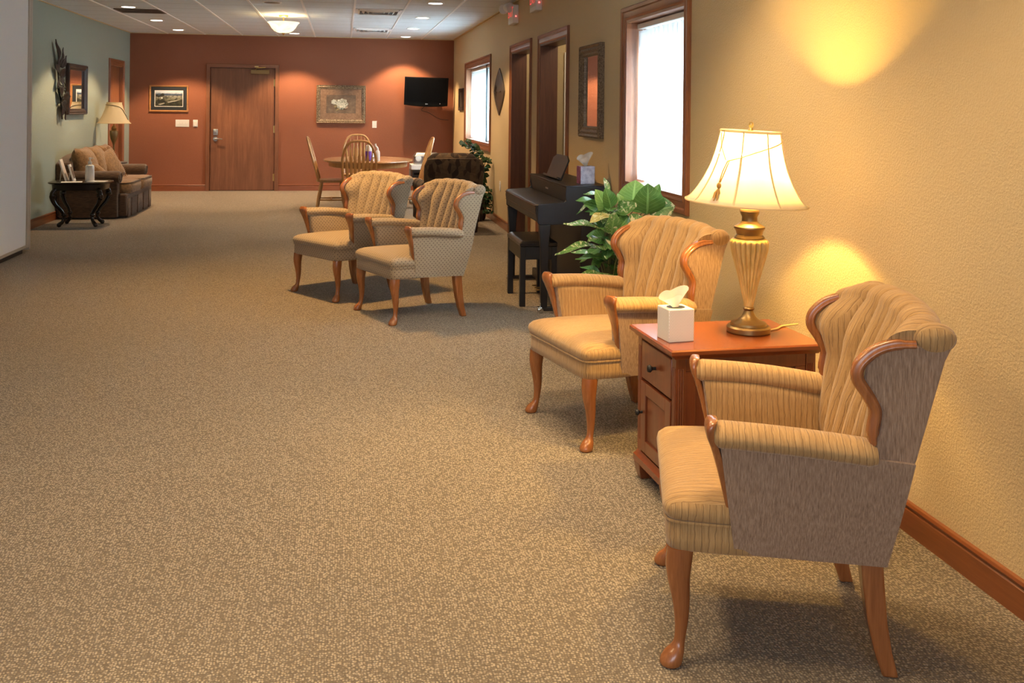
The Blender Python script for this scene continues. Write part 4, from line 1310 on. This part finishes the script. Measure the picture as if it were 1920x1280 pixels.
patch('painted_house', [(-.12, .0), (-.12, .01), (-.11, .022), (-.10, .012), (-.10, .0)], 'paper', .0070)
patch('painted_bush', [(-.20, -.04), (-.17, -.02), (-.13, -.025), (-.10, -.01), (-.08, -.03), (-.05, -.05), (-.09, -.065), (-.15, -.06)], 'p_dark', .0066)
patch('painted_path', [(-.03, -.055), (.10, -.03), (.17, -.012), (.17, -.02), (.10, -.045), (-.01, -.068)], 'p_path', .0066)
patch('painted_road', [(-.17, -.095), (-.08, -.07), (-.06, -.078), (-.13, -.105)], 'p_path', .0070)
fp = frame('flower_picture', 'painting of white flowers in wide silver and brown frame right of the oak door', 'picture', (-.031, YB, 1.449), .815, .635, .062, .04, 'frame_sg', 'flowerbg', 'b', .105, 'marblemat')
b = B()
r7 = random.Random(2)
def bloom(b, cx, cz, r, n, lay):
    for l in range(lay):
        for k in range(n):
            a = 2 * PI * (k + .5 * l) / n + l
            rr = r * (1 - .28 * l)
            leaf(b, (cx, -.012 - .002 * l, cz), (cx + rr * math.cos(a), -.012 - .002 * l, cz + rr * math.sin(a) * .9), rr * .85, up=(0, -1, 0), droop=0, fold=.3, nu=6, nv=4)
bloom(b, .015, .005, .108, 8, 4); bloom(b, -.115, .035, .055, 7, 2)
leaf(b, (.0, -.012, -.055), (-.02, -.012, -.095), .03, up=(0, -1, 0), nu=6, nv=4); leaf(b, (.02, -.012, -.055), (.03, -.012, -.098), .032, up=(0, -1, 0), nu=6, nv=4)
obj('painted_flower', b, 'petal', fp, angle=80)
b = B()
leaf(b, (.05, -.011, -.05), (.12, -.011, -.045), .05, up=(0, -1, 0), nu=6, nv=4); leaf(b, (.06, -.011, .0), (.105, -.011, .04), .035, up=(0, -1, 0), nu=6, nv=4)
obj('painted_bud', b, 'petal2', fp, angle=80)
b = B()
for p, q, w in (((.05, .02), (.09, .095), .025), ((.03, .05), (.045, .10), .03), ((-.06, -.02), (-.13, -.05), .05), ((-.08, .03), (-.07, .09), .02), ((-.02, -.06), (-.12, -.12), .04)):
    leaf(b, (p[0], -.0105, p[1]), (q[0], -.0105, q[1]), w, up=(0, -1, 0), nu=6, nv=4)
obj('painted_leaf', b, 'leafp', fp, angle=80)
frame('wall_mirror', 'tall rectangular mirror in carved bronze frame right of the doorways on the tan wall', 'mirror', (XR, 7.225, 1.53), .62, .70, .085, .045, 'frame_bz', 'mirror', 'r')
frame('wall_mirror', 'dark framed mirror on the green wall beside the metal butterflies', 'mirror', (XL, 13.5, 1.585), .90, .645, .075, .05, 'dark_wood', 'mirror', 'l')
frame('small_frame', 'small narrow dark wood frame on the tan wall left of the far window', 'picture', (XR, 15.58, 1.54), .56, .35, .06, .025, 'dark_wood', 'pewter', 'r')
# oval plaque
t = thing('oval_wall_plaque', 'dark pointed oval metal plaque between the far window and the doorways', 'plaque', (XR, 11.73, 1.60), -PI / 2)
b = B()
def ov(a, sc):
    s_ = math.sin(a); c_ = math.cos(a)
    return (.385 * sc * math.copysign(1 - abs(s_) ** 1.45, c_), .285 * sc * s_)
rings = [[(ov(2 * PI * i / 48, sc)[0], -d, ov(2 * PI * i / 48, sc)[1]) for i in range(48)] for sc, d in ((1, 0), (1, .012), (.94, .02), (.9, .014), (.55, .034), (.3, .05), (.28, .03), (.02, .034))]
b.loft(rings); obj('plate', b, 'pewter', t, angle=30)
b = B(); b.cbox((0, -.035, 0), (.5, .012, .016)); obj('centre_bar', b, 'pewter', t, bevel=.004)

def plate(name, label, cat, x, z, w, h, kind, n=1, ax='b'):
    t = thing(name, label, cat, (x, YB, z) if ax == 'b' else (XR, x, z), 0 if ax == 'b' else -PI / 2)
    b = B(); b.box(-w / 2, w / 2, -.007, 0, -h / 2, h / 2); obj('cover_plate', b, 'white', t, bevel=.003)
    for k in range(n):
        xx = (k - (n - 1) / 2) * .046
        b = B()
        if kind == 'sw':
            b.cbox((xx, -.011, 0), (.010, .014, .024)); obj('toggle', b, 'paper', t)
        elif kind == 'th':
            b.cbox((xx, -.014, -.008), (.05, .02, .075)); obj('sensor', b, 'paper', t, bevel=.004)
        else:
            b.cbox((xx, -.009, .022), (.03, .006, .028)); b.cbox((xx, -.009, -.022), (.03, .006, .028)); obj('socket', b, 'paper', t, bevel=.003)
    return t
plate('light_switch', 'white four-gang light switch plate below the landscape picture', 'switch', -2.583, 1.107, .215, .118, 'sw', 4)
plate('wall_control', 'narrow white wall control plate between the four-gang switch and the oak door', 'control', -2.378, 1.107, .076, .118, 'th')
plate('light_switch', 'single white switch plate right of the flower painting', 'switch', .526, 1.113, .074, .115, 'sw', 1)
plate('wall_outlet', 'pale outlet plate low on the tan wall left of the doorways', 'outlet', 11.62, .475, .075, .115, 'ou', 1, 'r')

# exit signs with emergency lamps
def exit_sign(y, z, label):
    t = thing('exit_sign', label, 'exit sign', (XR, y, z))
    b = B(); b.box(-.062, 0, -.155, .155, -.10, .10); obj('housing', b, 'white', t, bevel=.006)
    b = B(); b.box(-.0635, -.062, -.14, .14, -.055, .085); obj('face', b, 'paper', t)
    lettering('letters', 'EXIT', .15, 'red_letter', t, (-.0640, 0, .02), (PI / 2, 0, -PI / 2), .0006)
    for dy in (-.125, .125):
        b = B()
        m = Matrix.Translation((-.115, dy * .8, .07)) @ Matrix.Rotation(R(35 if dy < 0 else -30), 4, 'Z') @ Matrix.Rotation(PI / 2, 4, 'X')
        bb = B(); bb.lathe([(.004, .045), (.05, .04), (.055, .03), (.05, .0), (.035, -.03), (.004, -.035)], seg=28)
        for v in bb.b.verts: v.co = m @ v.co
        lh = obj('lamp_head', bb, 'white', t)
        b = B(); b.tube([(-.05, dy * .8, .095), (-.08, dy * .8, .125), (-.112, dy * .8, .10)], .011, 8); obj('lamp_stem', b, 'white', t)
    b = B(); b.ball((-.03, -.157, -.025), .006, seg=10); obj('indicator_light', b, 'red_led', t)
    return t
exit_sign(10.65, 2.42, 'exit sign with round emergency lamps over the farther doorway')
exit_sign(9.37, 2.435, 'exit sign over the nearer doorway, cut by the top of the picture')

# metal butterflies and flowers on the green wall
t = thing('metal_wall_sculpture', 'dark metal butterfly and flower sculpture on the green wall left of the mirror', 'wall art', (XL, 12.75, 1.66), PI / 2)
# local x along the wall (towards -y is +x), -y out of the wall
def wing(b, p, q, w, out):
    leaf(b, (p[0], -out, p[1]), (q[0] * 1.1, -out - .03, q[1]), w * 1.2, up=(0, -1, 0), droop=.1, fold=.2, nu=8, nv=4)
b = B()
for p, q, w in (((-.10, .16), (-.27, .50), .10), ((-.06, .2), (.0, .42), .07), ((-.02, .18), (.14, .33), .09), ((-.10, .1), (-.30, .2), .10), ((-.06, .08), (.10, .16), .10), ((-.10, .06), (-.22, -.06), .09), ((-.05, .06), (.02, -.06), .09)):
    wing(b, p, q, w, .03)
obj('upper_butterfly', b, 'iron', t, solid=.004, angle=80)
b = B()
for p, q, w in (((.02, -.20), (-.14, -.06), .14), ((.06, -.20), (.30, -.17), .12), ((.04, -.24), (.17, -.38), .13), ((.02, -.24), (-.06, -.42), .13), ((.05, -.26), (.10, -.46), .09)):
    wing(b, p, q, w, .035)
obj('lower_butterfly', b, 'iron', t, solid=.004, angle=80)
b = B()
b.tube(smooth([(-.12, -.02, .14), (-.10, -.03, -.02), (-.13, -.03, -.10), (-.02, -.03, -.22), (.06, -.03, -.45)], 24), .007, 6)
for c, r_ in (((.10, -.035, -.04), .045), ((-.06, -.035, -.08), .05), ((.18, -.035, -.10), .04)):
    b.tube([(c[0] + r_ * math.cos(k * PI / 8), c[1], c[2] + r_ * math.sin(k * PI / 8)) for k in range(16)], .005, 6, closed=True)
    b.tube([(c[0], -.03, c[2] - r_), (.02, -.03, -.22)], .005, 6)
    b.cyl((c[0], -.018, c[2]), .006, .036, 'y', 8)
obj('stems', b, 'iron', t)

# ================================================================== LOVESEAT CORNER
lv = thing('loveseat', 'brown two-seat loveseat with pleated skirt against the green wall', 'sofa', (-2.97, 13.505, 0), 0)
# local: x toward the room, y along the wall; y -.88 .. .88, x -.40 .. .41
b = B()
b.loft([[(x0_ - 0, y0_, z) for x0_, y0_ in ((-.40, -.80), (.37, -.80), (.37, .80), (-.40, .80))] for z in (.03, .30)]); obj('base', b, 'sofa', lv, bevel=.02)
for s in (-1, 1):
    b = B()
    sec = []
    for i in range(20):
        a = 2 * PI * i / 20
        sec.append((s * (.80 + .092 * math.cos(a)), .505 + .078 * math.sin(a)))
    b.loft([[(x, y * k + (1 - k) * s * .80, .505 + (z - .505) * k) for y, z in sec] for x, k in ((-.38, 1), (.0, 1), (.25, 1), (.285, .97), (.30, .85))])
    b.box(-.39, .275, s * .80 - .075, s * .80 + .075, .02, .50)
    obj('arm', b, 'sofa', lv, bevel=.012, angle=50)
    b = B(); b.tube([(.302, s * .80 + .06 * math.cos(k * PI / 8), .505 + .055 * math.sin(k * PI / 8)) for k in range(16)], .006, 6, closed=True); obj('arm_piping', b, 'sofa', lv)
b = B()
n_ = 24
def backz(y): return .775 - .10 * abs(y / .86) ** 3
b.loft([[(x + (.0 if z < .5 else -.04), y, (z if z < .5 else backz(y))) for x, z in ((-.42, .03), (-.22, .03), (-.22, .6), (-.30, .6), (-.40, .6))] for y in [-.86 + 1.72 * k / n_ for k in range(n_ + 1)]])
obj('back_frame', b, 'sofa', lv, bevel=.02, angle=50)
def pillow(b, w, h, d, mat=None, puff=.55, n=14):
    def f(sg):
        def g(u, v):
            x, y = u * 2 - 1, v * 2 - 1
            k = max(0, (1 - abs(x) ** 2.6)) ** puff * max(0, (1 - abs(y) ** 2.6)) ** puff
            px = x * w / 2 * (1 - .06 * (1 - y * y) * abs(x) ** 3); py = y * h / 2 * (1 - .06 * (1 - x * x) * abs(y) ** 3)
            p = Vector((sg * d / 2 * k, px, py))
            return mat @ p if mat else p
        return g
    b.grid(f(1), n, n); b.grid(f(-1), n, n)
    bmesh.ops.remove_doubles(b.b, verts=b.b.verts[:], dist=1e-5)
for k, y in enumerate((-.53, 0, .53)):
    b = B(); pillow(b, .56, .52, .27, Matrix.Translation((-.17, y, .61)) @ Matrix.Rotation(R(-16), 4, 'Y')); obj('back_cushion', b, 'cush', lv, angle=70)
for s in (-1, 1):
    b = B()
    def rr(z, e):
        out = []
        for i in range(36):
            a = 2 * PI * i / 36; c, d = math.cos(a), math.sin(a)
            out.append((.10 + (.315 - e) * math.copysign(abs(c) ** .3, c), s * .37 + (.345 - e) * math.copysign(abs(d) ** .3, d), z + .012 * (1 - abs(d)) ))
        return out
    b.loft([rr(.285, .03), rr(.295, .008), rr(.33, 0), rr(.39, 0), rr(.42, .01), rr(.435, .04), rr(.445, .12)]); obj('seat_cushion', b, 'cush', lv, angle=60)
    b = B(); b.tube(rr(.425, .008), .006, 6, closed=True); obj('cushion_piping', b, 'sofa', lv)
b = B()
pts = []
for k in range(121):
    y = -.735 + 1.47 * k / 120
    ph = (k % 30) / 30
    pl_ = .018 if .42 < ph < .58 else 0
    pts.append((y, .374 - pl_))
b.loft([[(x, y, z) for y, x in pts] for z in (.012, .12, .24)] , cap=False, closed=False); b.loft([[(x - .012, y, z) for y, x in pts] for z in (.012, .12, .24)], cap=False, closed=False)
obj('skirt', b, 'sofa', lv, solid=.006)
def throw_pillow(label, loc, rot, s, fr):
    t = thing('throw_pillow', label, 'pillow', loc, 0, None, rot)
    b = B(); pillow(b, s, s, .15); obj('cover', b, 'cush', t, angle=70)
    b = B()
    r8 = random.Random(4)
    for k in range(72):
        q = k / 72 * 4
        e = int(q); u = (q - e) * 2 - 1; h = s / 2 * .985
        p = {0: (u * h, h), 1: (h, -u * h), 2: (-u * h, -h), 3: (-h, u * h)}[e]
        o_ = {0: (0, 1), 1: (1, 0), 2: (0, -1), 3: (-1, 0)}[e]
        b.tube([(0, p[0] - o_[0] * .012, p[1] - o_[1] * .012), (r8.uniform(-.012, .012), p[0] + o_[0] * fr, p[1] + o_[1] * fr)], .004, 4)
    obj('fringe', b, 'fringe', t)
throw_pillow('tan throw pillow with shaggy fringe leaning at the far end of the loveseat', (-2.99, 13.60, .60), (R(16), R(-26), R(-24)), .41, .03)
throw_pillow('tan pillow with dark edging lying low at the near end of the loveseat', (-3.0, 12.98, .55), (0, R(-48), R(14)), .34, .01)

# carved black side table
st = thing('side_table', 'black carved side table with scroll legs at the near end of the loveseat', 'table', (-2.955, 12.02, 0))
def rrect(a, c, z, p=.55):
    out = []
    for i in range(48):
        t_ = 2 * PI * i / 48; q, w = math.cos(t_), math.sin(t_)
        out.append((a * math.copysign(abs(q) ** p, q), c * math.copysign(abs(w) ** p, w), z))
    return out
b = B(); b.loft([rrect(.30, .25, .485), rrect(.325, .27, .49), rrect(.335, .28, .50), rrect(.33, .275, .508), rrect(.32, .265, .51)]); obj('table_top', b, 'blackwood', st)
b = B(); b.loft([rrect(.285, .235, .42), rrect(.29, .24, .425), rrect(.295, .245, .485)]); obj('apron', b, 'blackwood', st)
for sx in (-1, 1):
    for sy in (-1, 1):
        b = B()
        ap = [(.235, .45, .028), (.285, .40, .03), (.30, .34, .028), (.265, .26, .024), (.205, .19, .02), (.175, .12, .02), (.19, .06, .02), (.225, .03, .024), (.235, .018, .02)]
        pts = smooth([Vector((sx * q * .86, sy * q * .72, z)) for q, z, r_ in ap], 32)
        rs = [v.x for v in smooth([Vector((r_, 0, 0)) for q, z, r_ in ap], 32)]
        b.tube(pts, rs, 10); b.ball((sx * .195, sy * .162, .02), .02, (1.2, 1.2, 1)); b.ball((sx * .153, sy * .128, .135), .028); b.ball((sx * .251, sy * .209, .36), .036)
        obj('leg', b, 'blackwood', st)
t = thing('pump_bottle', 'white hand sanitizer pump bottle on the black side table', 'bottle', (-2.865, 12.02, .51))
b = B(); b.lathe([(.046, 0), (.05, .006), (.05, .16), (.044, .18), (.02, .195), (.018, .21)], seg=28); obj('bottle_body', b, 'white', t)
b = B(); b.lathe([(.021, .208), (.021, .226), (.008, .23), (.008, .262), (.014, .264), (.014, .272), (.003, .274)], seg=20); b.box(-.008, .04, -.006, .006, .258, .268); obj('pump', b, 'paper', t)
def leaning(label, x, y, w, h, rz, mat, tilt):
    t = thing('brochure_stand', label, 'stand', (x, y, .51), 0, None, (0, 0, rz))
    m = Matrix.Rotation(R(tilt), 4, 'X')
    b = B(); b.box(-w / 2, w / 2, -.008, .008, 0, h, m); obj('board', b, 'paper', t)
    b = B(); b.box(-w / 2 + .02, w / 2 - .02, -.0095, -.008, .03, h - .03, m); obj('print', b, mat, t)
    b = B(); b.box(-.02, .02, 0, .006, 0, h * .8, Matrix.Translation((0, math.sin(R(-tilt)) * h * .95, 0)) @ Matrix.Rotation(R(-tilt * .35), 4, 'X')); obj('easel_leg', b, 'white', t)
leaning('tall white brochure stand seen edge-on at the left of the black side table', -3.115, 12.04, .18, .26, R(96), 'tbox', -17)
leaning('shorter white brochure stand right beside the pump bottle on the black side table', -3.035, 12.04, .14, .20, R(96), 'flowerbg', -17)
for x, y, rz, w, l, lab in ((-3.02, 11.86, .2, .22, .15, 'white paper lying at the left front of the black side table'), (-2.77, 11.97, -.1, .2, .14, 'white paper lying at the right of the black side table')):
    t = obj('paper_sheet', B().box(-w / 2, w / 2, -l / 2, l / 2, 0, .003), 'paper', None, loc=(x, y, .5102), rot=(0, 0, rz)); tag(t, lab, 'paper')

# lamp behind the loveseat on a small stand
ls = thing('lamp_stand', 'small dark stand hidden behind the loveseat carrying the cream lamp', 'table', (-3.17, 14.62, 0))
b = B(); b.lathe([(.17, .57), (.18, .575), (.18, .59), (.172, .595)], seg=32); obj('top', b, 'dark_wood', ls)
b = B(); b.lathe([(.025, .05), (.03, .3), (.022, .57)], seg=16); obj('column', b, 'dark_wood', ls)
b = B(); b.lathe([(.15, 0), (.15, .03), (.05, .06)], seg=24); obj('foot', b, 'dark_wood', ls)
tl = thing('table_lamp', 'unlit lamp with cream bell shade behind the brown loveseat', 'lamp', (-3.17, 14.62, .595))
b = B(); b.lathe([(.08, 0), (.08, .02), (.03, .04), (.014, .07), (.012, .23), (.02, .26), (.045, .32), (.058, .39), (.056, .43), (.03, .45), (.036, .47), (.02, .50), (.008, .51), (.008, .58)], seg=32); obj('urn_base', b, 'bronze', tl)
sp2 = smooth([Vector((.222, .54, 0)), Vector((.20, .57, 0)), Vector((.158, .65, 0)), Vector((.122, .75, 0)), Vector((.10, .83, 0))], 18)
b = B(); b.lathe([(p.x, p.y) for p in sp2], seg=96, flute=panelf, cap=False); shd = obj('lamp_shade', b, 'shade2', tl, angle=80)
for z, r_ in ((.54, .222), (.83, .10)):
    b = B(); b.tube([(r_ * math.cos(2 * PI * i / 48), r_ * math.sin(2 * PI * i / 48), z) for i in range(48)], .005, 6, closed=True); obj('binding', b, 'shade2', shd)
b = B()
r2_ = lambda z: interp([(p.y, p.x) for p in sp2], z) + .004
b.tube(smooth([Vector((r2_(z) * math.cos(a), r2_(z) * math.sin(a), z)) for a, z in ((R(-170), .80), (R(-120), .795), (R(-70), .785), (R(-30), .75), (R(-10), .67), (R(-6), .59))], 24), .004, 6); obj('trim_cord', b, 'dark_wood', shd)
b = B(); b.tube([(0, 0, .57), (.0, 0, .83)], .004, 6)
for a in (0, 2 * PI / 3, 4 * PI / 3):
    b.tube([(0, 0, .83), (.10 * math.cos(a), .10 * math.sin(a), .83)], .003, 6)
obj('spider', b, 'brass', tl)

# ================================================================== LIGHT
w = bpy.data.worlds.new('sky'); S.world = w; w.use_nodes = True
bg = w.node_tree.nodes['Background']; bg.inputs[0].default_value = (.72, .86, 1, 1); bg.inputs[1].default_value = 1.0
# daylight at the two tall windows, plus fill through an added rear window
lamp('daylight_near_window', 'AREA', (XR + .75, 5.78, 1.15), 180, (.80, .91, 1.), 1.5, (0, R(90), 0), size_y=1.6)
lamp('daylight_far_window', 'AREA', (XR + .75, 13.8, 1.15), 330, (.70, .90, 1.), 1.5, (0, R(90), 0), size_y=2.8)
lamp('rear_window_fill', 'AREA', (-.65, YF - .12, 1.45), 30, (.96, .95, 1.), 3.5, (R(90), 0, 0), size_y=1.3)
lamp('hall_fill_light', 'POINT', (2.5, 10.3, 2.3), 8, (1., .8, .55), .1)  # unseen fill lights, added to brighten the hall behind the doorways
lamp('hall_fill_light', 'POINT', (2.6, 8.4, 2.3), 10, (1., .8, .55), .1)
# unseen downlights along the middle of the room, over the sitting area
for x, y, e, cl_, sz in ((-.15, 7.4, 165, (1., .57, .2), .09), (.2, 4.3, 90, (1., .70, .38), .3), (1.05, 3.9, 90, (1., .70, .38), .2), (1.0, 2.3, 70, (1., .70, .38), .3), (-.4, 2.3, 90, (1., .70, .38), .3)):
    t = copy_tree(root0); t.location = (x, y, CE); t['label'] = 'recessed downlight overhead outside the picture'; 
    lamp('downlight_lamp', 'SPOT', (x, y, CE - .03), e, cl_, sz, spot_size=R(125), spot_blend=.7)

S.view_settings.view_transform = 'Standard'
S.view_settings.look = 'None'
S.view_settings.gamma = 1.0
S.view_settings.use_curve_mapping = False
S.view_settings.exposure = 1.2
S.cycles.use_denoising = True
S.cycles.max_bounces = 8
S.cycles.sample_clamp_indirect = 6.0
